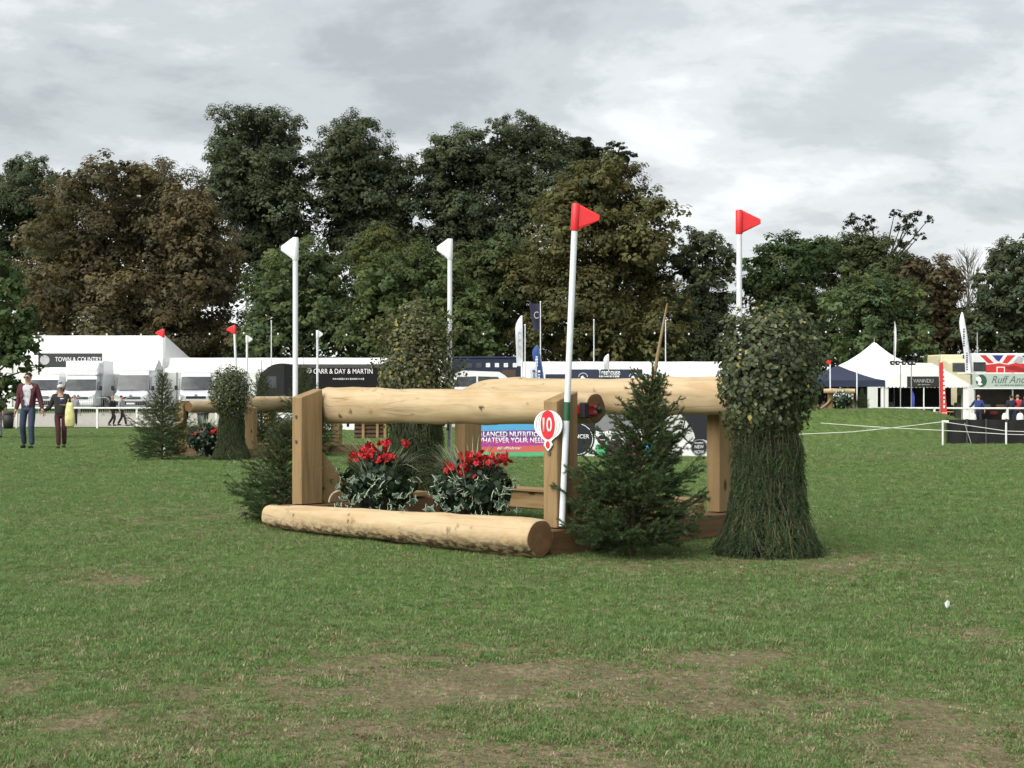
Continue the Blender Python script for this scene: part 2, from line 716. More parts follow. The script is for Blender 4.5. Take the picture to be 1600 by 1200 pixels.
# ================================================================== GROUND
def axis_steps(lo, fine_lo, fine_hi, hi, d, grow):
    a = list(np.arange(fine_lo, fine_hi, d))
    s = d; x = a[-1]
    while x < hi:
        s *= grow; x += s; a.append(x)
    s = d; x = fine_lo
    left = []
    while x > lo:
        s *= grow; x -= s; left.append(x)
    return np.array(left[::-1] + a)


gxs = axis_steps(-700, -7.5, 7.5, 700, 0.11, 1.09)
gys = axis_steps(-40, 4.6, 24.0, 1400, 0.11, 1.035)
GX, GY = np.meshgrid(gxs, gys)
GZ = ground_z(GX, GY) + (fbm(GX * 1.7, GY * 1.7, 3, 3) - 0.5) * 0.03 * (GY < 30)
nx, ny = len(gxs), len(gys)
gv = np.stack([GX.ravel(), GY.ravel(), GZ.ravel()], 1)
idx = np.arange(nx * ny).reshape(ny, nx)
gf = np.stack([idx[:-1, :-1], idx[:-1, 1:], idx[1:, 1:], idx[1:, :-1]], -1).reshape(-1, 4)
g_me = np_mesh('ground', gv, gf, attrs={'bald': bald_at(GX.ravel(), GY.ravel())}, smooth=True)

t = NT('turf')
v = t.coords((1, 1, 1))
ba = t.n('ShaderNodeAttribute', attribute_name='bald').outputs['Fac']
n1 = t.noise(v, 0.16, 5, 0.6)
n2 = t.noise(v, 2.2, 7, 0.68)
n3 = t.noise(t.coords((1, 0.6, 1)), 30, 4, 0.7)
sepg = t.n('ShaderNodeSeparateXYZ')
t.l(v, sepg.inputs[0])
c = t.ramp(n1, [(0.35, (0.112, 0.195, 0.052)), (0.55, (0.145, 0.235, 0.062)), (0.7, (0.175, 0.240, 0.078))])
c = t.mix(t.ramp(n2, [(0.35, (0, 0, 0)), (0.75, (0.7, 0.7, 0.7))]), c, (0.115, 0.135, 0.050))
n4 = t.noise(t.coords((1, 0.25, 1)), 7, 6, 0.75)
c = t.mix(t.ramp(n4, [(0.40, (0, 0, 0)), (0.62, (0.75, 0.75, 0.75))]), c, (0.045, 0.070, 0.020))
c = t.mix(t.math('MULTIPLY', n3, 0.5), c, (0.045, 0.075, 0.018))
# worn soil and straw
soil = t.ramp(t.math('ADD', t.math('MULTIPLY', n2, 0.45), t.math('MULTIPLY', n3, 0.55)), [(0.3, (0.085, 0.068, 0.042)), (0.5, (0.165, 0.132, 0.080)), (0.70, (0.36, 0.295, 0.19))])
bm_ = t.math('ADD', ba, t.math('MULTIPLY', t.math('SUBTRACT', n3, 0.5), 0.5))
c = t.mix(t.ramp(bm_, [(0.16, (0, 0, 0)), (0.75, (0.9, 0.9, 0.9))]), c, soil)
t.l(c, t.b.inputs['Base Color'])
t.bump(t.math('ADD', n3, t.math('ADD', n2, n4)), 0.7, 0.05)
turf = t.set(0.9, spec=0.12)
ground = link('ground', g_me, None, mats=[turf])
tag(ground, kind='structure')

# ------------------------------------------------------------------ grass blades (stuff)
t = NT('grass_blade')
ba = t.n('ShaderNodeAttribute', attribute_name='bald')
ba.attribute_type = 'INSTANCER'
tn = t.n('ShaderNodeAttribute', attribute_name='tone')
tn.attribute_type = 'INSTANCER'
bl = t.n('ShaderNodeAttribute', attribute_name='dry')
geo = t.n('ShaderNodeNewGeometry')
big = t.noise(geo.outputs['Position'], 0.55, 5, 0.6)
c = t.ramp(tn.outputs['Fac'], [(0.0, (0.098, 0.182, 0.050)), (0.5, (0.152, 0.262, 0.074)), (1.0, (0.275, 0.365, 0.150))])
c = t.mix(t.ramp(big, [(0.40, (0, 0, 0)), (0.75, (0.6, 0.6, 0.6))]), c, (0.195, 0.260, 0.098))
straw = t.ramp(tn.outputs['Fac'], [(0.0, (0.12, 0.105, 0.055)), (0.45, (0.27, 0.22, 0.125)), (1.0, (0.62, 0.53, 0.36))])
dr = t.math('ADD', t.math('MULTIPLY', ba.outputs['Fac'], 1.0), t.math('MULTIPLY', bl.outputs['Fac'], 0.55), True)
c = t.mix(t.ramp(dr, [(0.22, (0, 0, 0)), (0.62, (1, 1, 1))]), c, straw)
t.l(c, t.b.inputs['Base Color'])
t.set(0.55, spec=0.3)
tr = t.n('ShaderNodeBsdfTranslucent')
t.l(c, tr.inputs['Color'])
ms = t.n('ShaderNodeMixShader')
ms.inputs[0].default_value = 0.42
t.l(t.b.outputs[0], ms.inputs[1]); t.l(tr.outputs[0], ms.inputs[2])
t.l(ms.outputs[0], t.out.inputs['Surface'])
blade_mat = t.m

tufts = bpy.data.collections.new('tuft_shapes')
r2 = np.random.default_rng(21)
for k in range(12):
    V = []; F = []; D = []
    nb = 17 if k < 8 else (7 if k < 10 else 9)
    for b in range(nb):
        a = r2.uniform(0, 6.283)
        rr = 0.036 * math.sqrt(r2.uniform())
        p0 = np.array([rr * math.cos(a), rr * math.sin(a), -0.006])
        hd = r2.uniform(0, 6.283)
        h = r2.uniform(0.010, 0.028) * (1.5 if k == 7 else 1.0)
        lean = r2.uniform(0.15, 1.25) * h
        w = r2.uniform(0.0013, 0.0027)
        if k in (8, 9):       # flat-lying straw
            h = r2.uniform(0.003, 0.014); lean = r2.uniform(0.02, 0.065); w = r2.uniform(0.0012, 0.0024)
        if k > 9:             # clover and weed leaves close to the soil
            h = r2.uniform(0.008, 0.02); lean = r2.uniform(0.008, 0.016); w = r2.uniform(0.005, 0.008)
        dx = np.array([math.cos(hd), math.sin(hd), 0]); sd = np.array([-math.sin(hd), math.cos(hd), 0])
        p1 = p0 + dx * lean * 0.35 + np.array([0, 0, h * 0.65])
        p2 = p0 + dx * lean + np.array([0, 0, h])
        dv = 1.0 if k in (8, 9) else (0.0 if k > 9 else (1.0 if r2.uniform() < 0.09 else r2.uniform(0, 0.3)))
        o = len(V)
        V += [p0 - sd * w, p0 + sd * w, p1 + sd * w * 0.8, p1 - sd * w * 0.8, p2]
        F += [(o, o + 1, o + 2), (o, o + 2, o + 3), (o + 3, o + 2, o + 4)]
        D += [dv] * 5
    me = np_mesh('tuft', np.array(V), np.array(F), attrs={'dry': np.array(D)})
    me.materials.append(blade_mat)
    tufts.objects.link(bpy.data.objects.new('tuft', me))

N_TRY = 560000
yy = 4.7 * (72 / 4.7) ** r2.uniform(0, 1, N_TRY)
# density falls off with distance as the blades shrink on the picture
keep = r2.uniform(0, 1, N_TRY) < np.clip((yy / 9.0) ** 0.45, 0, 1) * 0.62 * np.interp(yy, [20, 45, 72], [1, 0.8, 0.1])
yy = yy[keep]
hw = 0.33 * yy + 1.0
xx = r2.uniform(-1, 1, len(yy)) * hw
bd = bald_at(xx, yy)
cl = fbm(xx * 2.2, yy * 2.2, 91, 3)
keep = (r2.uniform(0, 1, len(yy)) > bd * 0.22) & (r2.uniform(0, 1, len(yy)) < 0.35 + 1.1 * cl)
xx, yy, bd, cl = xx[keep], yy[keep], bd[keep], cl[keep]
zz = ground_z(xx, yy) + (fbm(xx * 1.7, yy * 1.7, 3, 3) - 0.5) * 0.03 * (yy < 30)
pts = np.stack([xx, yy, zz], 1)
sc = (0.55 + 0.75 * cl) * r2.uniform(0.6, 1.25, len(xx)) * (1 - 0.5 * bd) * np.interp(yy, [5, 14, 40, 72], [1.0, 1.15, 1.7, 2.2])
gme = bpy.data.meshes.new('grass')
gme.vertices.add(len(pts))
gme.vertices.foreach_set('co', pts.astype(np.float32).ravel())
for nm, arr in (('bald', bd), ('tone', np.clip(r2.normal(0.45, 0.22, len(xx)), 0, 1)), ('turn', r2.uniform(0, 6.283, len(xx))), ('size', sc)):
    a = gme.attributes.new(nm, 'FLOAT', 'POINT')
    a.data.foreach_set('value', arr.astype(np.float32))
a = gme.attributes.new('pick', 'INT', 'POINT')
pick = r2.integers(0, 8, len(xx))
u_ = r2.uniform(0, 1, len(xx))
pick = np.where((u_ < bd * 0.85) & (bd > 0.12), r2.integers(8, 10, len(xx)), pick)
pick = np.where((u_ > 0.93) | ((u_ > 0.74) & (bd > 0.10)), r2.integers(10, 12, len(xx)), pick)
bd = np.where(pick > 9, bd * 0.15, bd)
bd = np.where(r2.uniform(0, 1, len(xx)) < np.clip(bd * 1.15 + 0.02, 0, 0.92), np.clip(0.55 + bd * 0.5, 0, 1), bd * 0.12)
gme.attributes['bald'].data.foreach_set('value', bd.astype(np.float32))
a.data.foreach_set('value', pick.astype(np.int32))
grass = link('grass', gme)
tag(grass, 'short worn green grass covering the near field', 'grass', kind='stuff')
ng = bpy.data.node_groups.new('grass_scatter', 'GeometryNodeTree')
ng.interface.new_socket('Geometry', in_out='INPUT', socket_type='NodeSocketGeometry')
ng.interface.new_socket('Geometry', in_out='OUTPUT', socket_type='NodeSocketGeometry')
gi = ng.nodes.new('NodeGroupInput'); go = ng.nodes.new('NodeGroupOutput')
ci = ng.nodes.new('GeometryNodeCollectionInfo')
ci.inputs['Collection'].default_value = tufts
ci.inputs['Separate Children'].default_value = True
ci.inputs['Reset Children'].default_value = True
iop = ng.nodes.new('GeometryNodeInstanceOnPoints')


def named(nm, dt):
    n = ng.nodes.new('GeometryNodeInputNamedAttribute')
    n.data_type = dt
    n.inputs['Name'].default_value = nm
    return n.outputs['Attribute']


cx_ = ng.nodes.new('ShaderNodeCombineXYZ')
ng.links.new(named('turn', 'FLOAT'), cx_.inputs[2])
ng.links.new(gi.outputs[0], iop.inputs['Points'])
ng.links.new(ci.outputs[0], iop.inputs['Instance'])
iop.inputs['Pick Instance'].default_value = True
ng.links.new(named('pick', 'INT'), iop.inputs['Instance Index'])
ng.links.new(cx_.outputs[0], iop.inputs['Rotation'])
ng.links.new(named('size', 'FLOAT'), iop.inputs['Scale'])
ng.links.new(iop.outputs[0], go.inputs[0])
md = grass.modifiers.new('scatter', 'NODES')
md.node_group = ng

# track of pale gravel behind the left rail
tr_m = M('gravel_track', (0.36, 0.34, 0.30), 0.9, var=0.25, scale=6, bump=0.5)
tv = []; tf = []
xs_ = np.linspace(-60, -2.0, 60)
for i, x in enumerate(xs_):
    for y in (84.6, 88, 92, 97):
        tv.append((x, y, gz(x, y) + 0.03))
for i in range(len(xs_) - 1):
    for j in range(3):
        tf.append((i * 4 + j, (i + 1) * 4 + j, (i + 1) * 4 + j + 1, i * 4 + j + 1))
track = MB().add(tv, tf).build('track', tr_m)
tag(track, kind='structure')

# ================================================================== TREES
leaf_m = attr_mat('tree_leaf', 0.7, 0.35, 0.12)
bark_m = M('tree_bark', (0.055, 0.045, 0.035), 0.9, var=0.35, scale=5, bump=0.5)


def unit(n, r):
    d = r.normal(size=(n, 3))
    return d / np.linalg.norm(d, axis=1, keepdims=True)


def leaf_quads(P, N, size, col, r, asp=0.62, fold=0.12):
    n = len(P)
    t_ = np.cross(N, unit(n, r))
    t_ /= np.linalg.norm(t_, axis=1, keepdims=True) + 1e-9
    b_ = np.cross(N, t_)
    s = size[:, None]
    V = np.empty((n, 4, 3))
    V[:, 0] = P - t_ * s * 0.5
    V[:, 1] = P + b_ * s * asp * 0.5 + N * s * fold
    V[:, 2] = P + t_ * s * 0.5
    V[:, 3] = P - b_ * s * asp * 0.5 + N * s * fold
    F = np.arange(n * 4).reshape(n, 4)
    return V.reshape(-1, 3), F, np.repeat(col, 4, axis=0)


def crown_leaves(lobes, r, col, leaf, dens, tint=0.22, squash=1.0, flat=False, inner=(), y_cut=True):
    """lobes: (x,y,z,radius) in metres"""
    VV = []; FF = []; CC = []; o = 0
    col = np.array(col)
    leaf0, dens0 = leaf, dens
    for li, (x, y, z, rad) in enumerate(lobes):
        core = li in inner
        leaf, dens = (leaf0 * 1.9, dens0 * 0.24) if core else (leaf0, dens0)
        n = int(dens * 4 * math.pi * rad * rad)
        # a lobe is built of many ragged foliage sprays of different reach, so outlines stay uneven
        nc = max(16, int(13 * rad))
        cd = unit(nc, r)
        cd[:, 2] = np.where(cd[:, 2] < -0.5, -cd[:, 2], cd[:, 2])
        reach = rad * (r.uniform(0.25, 1.0, nc) ** 0.5) * r.uniform(0.80, 1.18, nc)
        cpos = cd * reach[:, None]
        cr = rad * r.uniform(0.16, 0.42, nc)
        wgt = cr ** 2
        pick = r.choice(nc, n, p=wgt / wgt.sum())
        d = unit(n, r)
        off = d * (r.uniform(0, 1, n) ** 0.45)[:, None] * cr[pick][:, None]
        off[:, 2] = off[:, 2] * 0.72 - 0.12 * np.hypot(off[:, 0], off[:, 1])
        P = cpos[pick] + off
        dd = P / (np.linalg.norm(P, axis=1, keepdims=True) + 1e-6)
        P[:, 2] *= squash * (0.45 if flat else 1)
        P[:, 1] *= 1.15
        P += np.array([x, y, z])
        N = d * 0.45 + dd * 0.45 + np.array([0, -0.1, 0.45]) + 0.35 * unit(n, r)
        N /= np.linalg.norm(N, axis=1, keepdims=True)
        size = leaf * r.uniform(0.6, 1.35, n)
        lc = col * (1 + tint * r.normal()) * (1 + tint * 0.9 * r.normal(size=(nc, 1)))[pick] * (1 + 0.11 * r.normal(size=(n, 1)))
        hue = 1 + 0.06 * r.normal(size=(nc, 1))[pick]
        lc = np.clip(lc, 0.006, 0.6) * np.concatenate([hue, np.ones_like(hue), 1 / np.clip(hue, 0.6, 1.6)], 1)
        if y_cut and not core:
            m_ = P[:, 1] < y + 0.45 * rad
            P, N, size, lc = P[m_], N[m_], size[m_], lc[m_]
        V, F, C = leaf_quads(P, N, size, lc, r)
        VV.append(V); FF.append(F + o); CC.append(C); o += len(V)
    return np.concatenate(VV), np.concatenate(FF), np.concatenate(CC)


def tree(name, label, Z, px_lobes, col, seed, group=None, leaf=0.215, dens=44, tint=0.14, trunk=0.4, fill=True, flat=False, trunk_px=None, limb_r=0.09, cat='tree'):
    r = np.random.default_rng(seed)
    s = FPX / Z
    lob = []
    cx = np.mean([l[0] for l in px_lobes]) if trunk_px is None else trunk_px
    X0 = (cx - 800) / s
    base = gz(X0, Z)
    W = (max(l[0] + l[2] for l in px_lobes) - min(l[0] - l[2] for l in px_lobes)) / s
    inner = set()
    for (px, py, rp) in px_lobes:
        rad = rp * 1.04 / s
        x = (px - 800) / s; z = EYE - (py - HOR) / s
        lob.append((x, Z + r.uniform(-0.22, 0.22) * W, z, rad))
        if fill:
            for q in range(3):
                inner.add(len(lob))
                lob.append((x + (X0 - x) * r.uniform(0, 0.25) + r.normal() * rad * 0.4, Z + r.uniform(-0.30, 0.30) * W, z - rad * r.uniform(0.1, 0.7), rad * r.uniform(0.75, 0.98)))
    if fill:
        for q in range(len(px_lobes)):
            i1, i2 = r.integers(0, len(px_lobes), 2)
            a1, a2 = px_lobes[i1], px_lobes[i2]
            inner.add(len(lob))
            lob.append((((a1[0] + a2[0]) / 2 - 800) / s, Z + r.uniform(-0.1, 0.2) * W, EYE - ((a1[1] + a2[1]) / 2 - HOR) / s, 0.8 * (a1[2] + a2[2]) / 2 / s))
    root = thing(name, label, cat, (X0, Z, base), 0, group)
    L = [(x - X0, y - Z, z - base, q) for (x, y, z, q) in lob]
    V, F, C = crown_leaves(L, r, col, leaf, dens, tint, flat=flat, inner=inner)
    link('crown', np_mesh('crown', V, F, C), root, mats=[leaf_m], kind='stuff')
    mb = MB()
    top = max(l[2] for l in L)
    H = top * 0.86
    pts = [(0, 0, -0.3), (0.05 * trunk, 0, 0.4), (r.normal() * 0.2, r.normal() * 0.2, H * 0.3), (r.normal() * 0.4, r.normal() * 0.4, H * 0.65), (r.normal() * 0.5, r.normal() * 0.5, H)]
    mb.tube(pts, [trunk * 1.35, trunk, trunk * 0.8, trunk * 0.5, trunk * 0.12], 9)
    for (x, y, z, q) in (L[:4 * len(px_lobes):4] if fill else L):
        zb = max(H * 0.12, min(H * 0.8, z - q * 0.6 - 0.30 * math.hypot(x, y)))
        f = zb / H
        bx, by = pts[2][0] * f * 2, pts[2][1] * f * 2
        mx, my, mz = (bx + x) / 2 + r.normal() * 0.3, (by + y) / 2, (zb + z) / 2 + 0.25 * q
        mb.tube([(bx, by, zb), (mx, my, mz), (x, y, z + q * 0.5)], [limb_r * 2.2, limb_r * 1.3, limb_r * 0.35], 5, cap=False)
    mb.build('trunk', bark_m, root)
    return root


GREEN_D = (0.078, 0.096, 0.054)
GREEN_M = (0.094, 0.126, 0.056)
GREEN_L = (0.075, 0.108, 0.036)
BROWN = (0.122, 0.103, 0.058)
OLIVE = (0.112, 0.108, 0.046)
TG = 'trees along the far side of the field'
tree('broadleaf_tree', 'dark green tree at the far left edge behind the brown chestnut', 160,
     [(30, 268, 26), (70, 275, 28), (8, 292, 30), (50, 305, 38), (100, 298, 26), (122, 318, 22), (20, 340, 40), (85, 345, 32), (15, 385, 32), (55, 380, 34), (-30, 320, 40), (20, 440, 40), (100, 400, 40)],
     GREEN_D, 1, TG)
tree('chestnut_tree', 'huge round brown-leaved chestnut tree behind the white vans', 134,
     [(160, 288, 34), (200, 278, 34), (245, 280, 36), (290, 308, 42), (118, 322, 40), (325, 345, 42), (80, 370, 42), (345, 395, 42), (62, 425, 40), (180, 340, 60), (250, 350, 60), (300, 400, 55), (120, 400, 55),
      (200, 430, 65), (270, 460, 60), (90, 470, 50), (345, 455, 42), (358, 510, 38), (65, 505, 40), (150, 500, 55), (220, 520, 55), (290, 520, 55), (105, 545, 40), (345, 550, 36)],
     BROWN, 2, TG, leaf=0.215, dens=40)
tree('broadleaf_tree', 'tall dark tree right of the brown chestnut, leftmost of the tallest row', 152,
     [(365, 205, 36), (405, 195, 32), (447, 205, 34), (345, 240, 30), (392, 250, 45), (440, 262, 42), (362, 292, 34), (418, 312, 50), (468, 300, 30), (350, 325, 22), (395, 355, 42), (450, 362, 40), (375, 390, 34), (425, 405, 42), (470, 250, 18)],
     GREEN_D, 3, TG)
tree('broadleaf_tree', 'tall dark tree with a forked top above the left white flag', 153,
     [(522, 215, 36), (553, 202, 32), (500, 255, 32), (560, 255, 46), (598, 250, 34), (628, 272, 30), (530, 300, 42), (590, 310, 50), (640, 312, 30), (545, 355, 44), (612, 365, 46), (505, 335, 26), (560, 400, 42), (642, 370, 30), (605, 415, 48)],
     GREEN_D, 4, TG)
tree('broadleaf_tree', 'tall dark tree rising behind the second white flag', 154,
     [(690, 236, 30), (727, 228, 34), (700, 275, 38), (745, 265, 36), (680, 312, 30), (720, 322, 44), (700, 365, 40), (752, 350, 40), (722, 405, 44), (672, 260, 16)],
     GREEN_D, 5, TG)
tree('broadleaf_tree', 'tall dark tree left of the olive dome above the red flag', 155,
     [(778, 203, 24), (815, 212, 34), (850, 225, 34), (882, 238, 30), (770, 250, 34), (820, 265, 44), (862, 282, 40), (800, 312, 44), (780, 352, 40), (840, 332, 40), (795, 392, 42)],
     GREEN_D, 6, TG)
tree('cedar_tree', 'thin dark cedar showing over the top of the olive dome tree', 160,
     [(905, 222, 20), (890, 238, 22), (920, 246, 22), (905, 262, 26), (960, 232, 20), (978, 245, 15), (950, 252, 18), (968, 270, 18), (945, 285, 22)],
     (0.036, 0.048, 0.026), 7, TG, flat=True)
tree('lime_tree', 'large domed olive-brown tree behind the near red flag', 127,
     [(908, 288, 36), (942, 280, 34), (975, 295, 38), (880, 322, 40), (1005, 330, 36), (930, 340, 60), (858, 372, 44), (985, 380, 58), (1030, 395, 32), (838, 430, 46), (900, 430, 62), (970, 450, 62), (1035, 450, 40), (825, 500, 46), (890, 510, 56), (960, 520, 60), (1040, 515, 44), (1050, 360, 14)],
     OLIVE, 8, TG, leaf=0.215, dens=40)
tree('broadleaf_tree', 'mid green rounded tree behind the left white flag pole', 125,
     [(440, 412, 34), (480, 402, 34), (520, 424, 34), (410, 452, 32), (460, 460, 44), (510, 470, 44), (420, 510, 44), (480, 520, 46), (540, 512, 40), (402, 545, 30)],
     GREEN_M, 9, TG)
tree('broadleaf_tree', 'mid green spreading tree behind the left leafy brush bundle', 124,
     [(600, 430, 44), (650, 420, 42), (690, 432, 40), (570, 470, 40), (630, 480, 54), (700, 480, 46), (740, 505, 36), (590, 530, 46), (660, 535, 50), (720, 535, 40), (758, 535, 22)],
     (0.085, 0.115, 0.046), 10, TG)
tree('broadleaf_tree', 'small yellowish tree poking up between the two white flags', 130,
     [(588, 375, 25), (612, 392, 22), (566, 398, 22), (595, 412, 32), (620, 425, 28)], (0.110, 0.125, 0.045), 11, TG)
tree('broadleaf_tree', 'bright green tree just right of the second white flag', 128,
     [(742, 398, 26), (775, 395, 30), (790, 430, 36), (752, 440, 36), (730, 472, 32), (780, 470, 36), (770, 515, 34)], (0.104, 0.132, 0.056), 12, TG)
tree('pine_tree', 'open crowned pine between the two red flags', 128,
     [(1080, 378, 24), (1115, 384, 24), (1140, 402, 17), (1066, 412, 26), (1105, 422, 30), (1085, 460, 32), (1130, 460, 28), (1100, 510, 42), (1062, 540, 38), (1130, 540, 42)],
     GREEN_D, 13, TG, leaf=0.20)
tree('broadleaf_tree', 'dark spreading tree behind the far red flag pole', 130,
     [(1190, 402, 20), (1225, 388, 26), (1260, 388, 26), (1180, 442, 26), (1230, 430, 40), (1280, 402, 30), (1200, 480, 36), (1250, 480, 42), (1180, 530, 38), (1230, 540, 42), (1280, 530, 36)],
     (0.058, 0.086, 0.036), 14, TG)
tree('broadleaf_tree', 'dark green tree behind the light green oak on the right', 136,
     [(1292, 392, 26), (1328, 388, 30), (1366, 394, 30), (1310, 425, 36), (1360, 428, 42), (1400, 424, 32), (1290, 470, 40), (1380, 470, 40)],
     (0.066, 0.084, 0.036), 15, TG)
tree('oak_tree', 'thin crooked oak with two dark tufts above the right trees', 142,
     [(1335, 345, 13), (1355, 350, 13), (1322, 356, 11), (1345, 366, 12), (1400, 336, 11), (1413, 346, 12), (1442, 337, 11), (1427, 360, 13), (1400, 362, 10), (1418, 386, 14), (1447, 347, 8), (1440, 372, 9), (1360, 362, 9)],
     (0.026, 0.036, 0.018), 16, TG, leaf=0.24, dens=40, fill=False, trunk_px=1385, limb_r=0.06)
tree('broadleaf_tree', 'brown turning tree at the right behind the tall feather flag', 132,
     [(1430, 422, 30), (1465, 432, 30), (1488, 457, 24), (1440, 465, 36), (1480, 490, 32), (1500, 512, 18), (1470, 530, 36), (1430, 520, 36)],
     (0.095, 0.078, 0.042), 17, TG)
tree('oak_tree', 'light green full oak behind the white pointed tent', 116,
     [(1330, 447, 27), (1370, 442, 27), (1308, 480, 30), (1360, 485, 40), (1410, 470, 30), (1438, 500, 24), (1330, 525, 36), (1390, 525, 40), (1425, 535, 26)],
     (0.094, 0.126, 0.056), 18, TG)
tree('broadleaf_tree', 'dark tree at the far right edge above the flag-painted lorry', 128,
     [(1565, 393, 24), (1598, 402, 30), (1532, 432, 20), (1570, 430, 32), (1545, 470, 32), (1592, 470, 36), (1530, 510, 30), (1570, 515, 36), (1605, 530, 36), (1640, 440, 40)],
     GREEN_D, 19, TG)
tree('broadleaf_tree', 'leafy green tree reaching in from the left edge over the walking couple', 58,
     [(8, 418, 24), (28, 452, 24), (-8, 470, 34), (36, 492, 22), (16, 530, 28), (46, 515, 16), (-4, 565, 28), (36, 562, 13), (12, 600, 20), (62, 532, 9), (-20, 620, 24), (-40, 520, 40), (52, 575, 7), (28, 622, 10)],
     (0.080, 0.114, 0.048), 20, None, leaf=0.17, dens=70, trunk_px=-60, trunk=0.25, limb_r=0.03)
# bare-topped trees
for i, (px, Z, top, lab) in enumerate(((330, 150, 262, 'bare grey twiggy tree between the brown chestnut and the tall dark tree'), (1512, 140, 392, 'bare pale twiggy tree right of the brown turning tree'))):
    r = np.random.default_rng(60 + i)
    s = FPX / Z
    X0 = (px - 800) / s
    b0 = gz(X0, Z)
    root = thing('bare_tree', lab, 'tree', (X0, Z, b0))
    H = EYE - (top - HOR) / s - b0
    mb = MB()
    mb.tube([(0, 0, -0.2), (0.1, 0, H * 0.5), (0, 0, H)], [0.2, 0.12, 0.02], 6)
    mb.build('trunk', M('pale_bark', (0.20, 0.185, 0.17), 0.9), root)
    mb = MB()
    for k in range(60):
        z = H * r.uniform(0.45, 0.95)
        a = r.uniform(0, 6.28)
        L = (H - z) * 0.5 + 0.8
        e = Vector((math.cos(a) * L * 0.6, math.sin(a) * L * 0.6, z + L * 0.8))
        mb.tube([(0, 0, z), (e.x * 0.6, e.y * 0.6, z + L * 0.4), e], [0.045, 0.03, 0.012], 4, cap=False)
        for q in range(3):
            f = e + Vector((r.normal() * 0.35, r.normal() * 0.35, r.uniform(-0.1, 0.6)))
            mb.tube([(e.x * 0.6, e.y * 0.6, z + L * 0.4), f], [0.02, 0.008], 3, cap=False)
    mb.build('crown', MATS['pale_bark'], root, kind='stuff')
# the wood beyond, which reads as one dark mass
r = np.random.default_rng(99)
lob = []
for k in range(240):
    px = -120 + (k % 120) * 15.5 + r.normal() * 8
    Z = r.uniform(166, 182)
    s = FPX / Z
    lo = 440 if px < 1000 else 490
    py = 585 + r.normal() * 8 if k < 120 else r.uniform(lo, 560)
    lob.append(((px - 800) / s, Z, EYE - (py - HOR) / s, r.uniform(30, 48) / s))
V, F, C = crown_leaves(lob, r, (0.044, 0.052, 0.028), 0.6, 4.5, 0.2)
wd = link('woodland', np_mesh('woodland', V, F, C), None, mats=[leaf_m])
tag(wd, 'dark woodland filling the gaps behind the field trees', 'woodland', kind='stuff')

# ================================================================== THE JUMPS
LOGM = log_mat('peeled_pine')
ENDM = endgrain_mat('cut_pine_end', (0.125, 0.068, 0.034), (0.26, 0.155, 0.078))
POST_Z = wood_mat('sawn_timber_upright', 'z', (0.31, 0.21, 0.103), (0.20, 0.125, 0.056))
PLANK_X = wood_mat('sawn_timber_along', 'x', (0.345, 0.235, 0.115), (0.24, 0.13, 0.05))
PLANK_Y = wood_mat('sawn_timber_across', 'y', (0.17, 0.100, 0.052), (0.09, 0.050, 0.026))
PLANK_YL = wood_mat('sawn_timber_pale', 'y', (0.36, 0.245, 0.12), (0.26, 0.145, 0.06))
STEELB = M('bolt_steel', (0.16, 0.155, 0.15), 0.5, 0.7)
RUBBER = M('black_rubber', (0.012, 0.012, 0.013), 0.7)


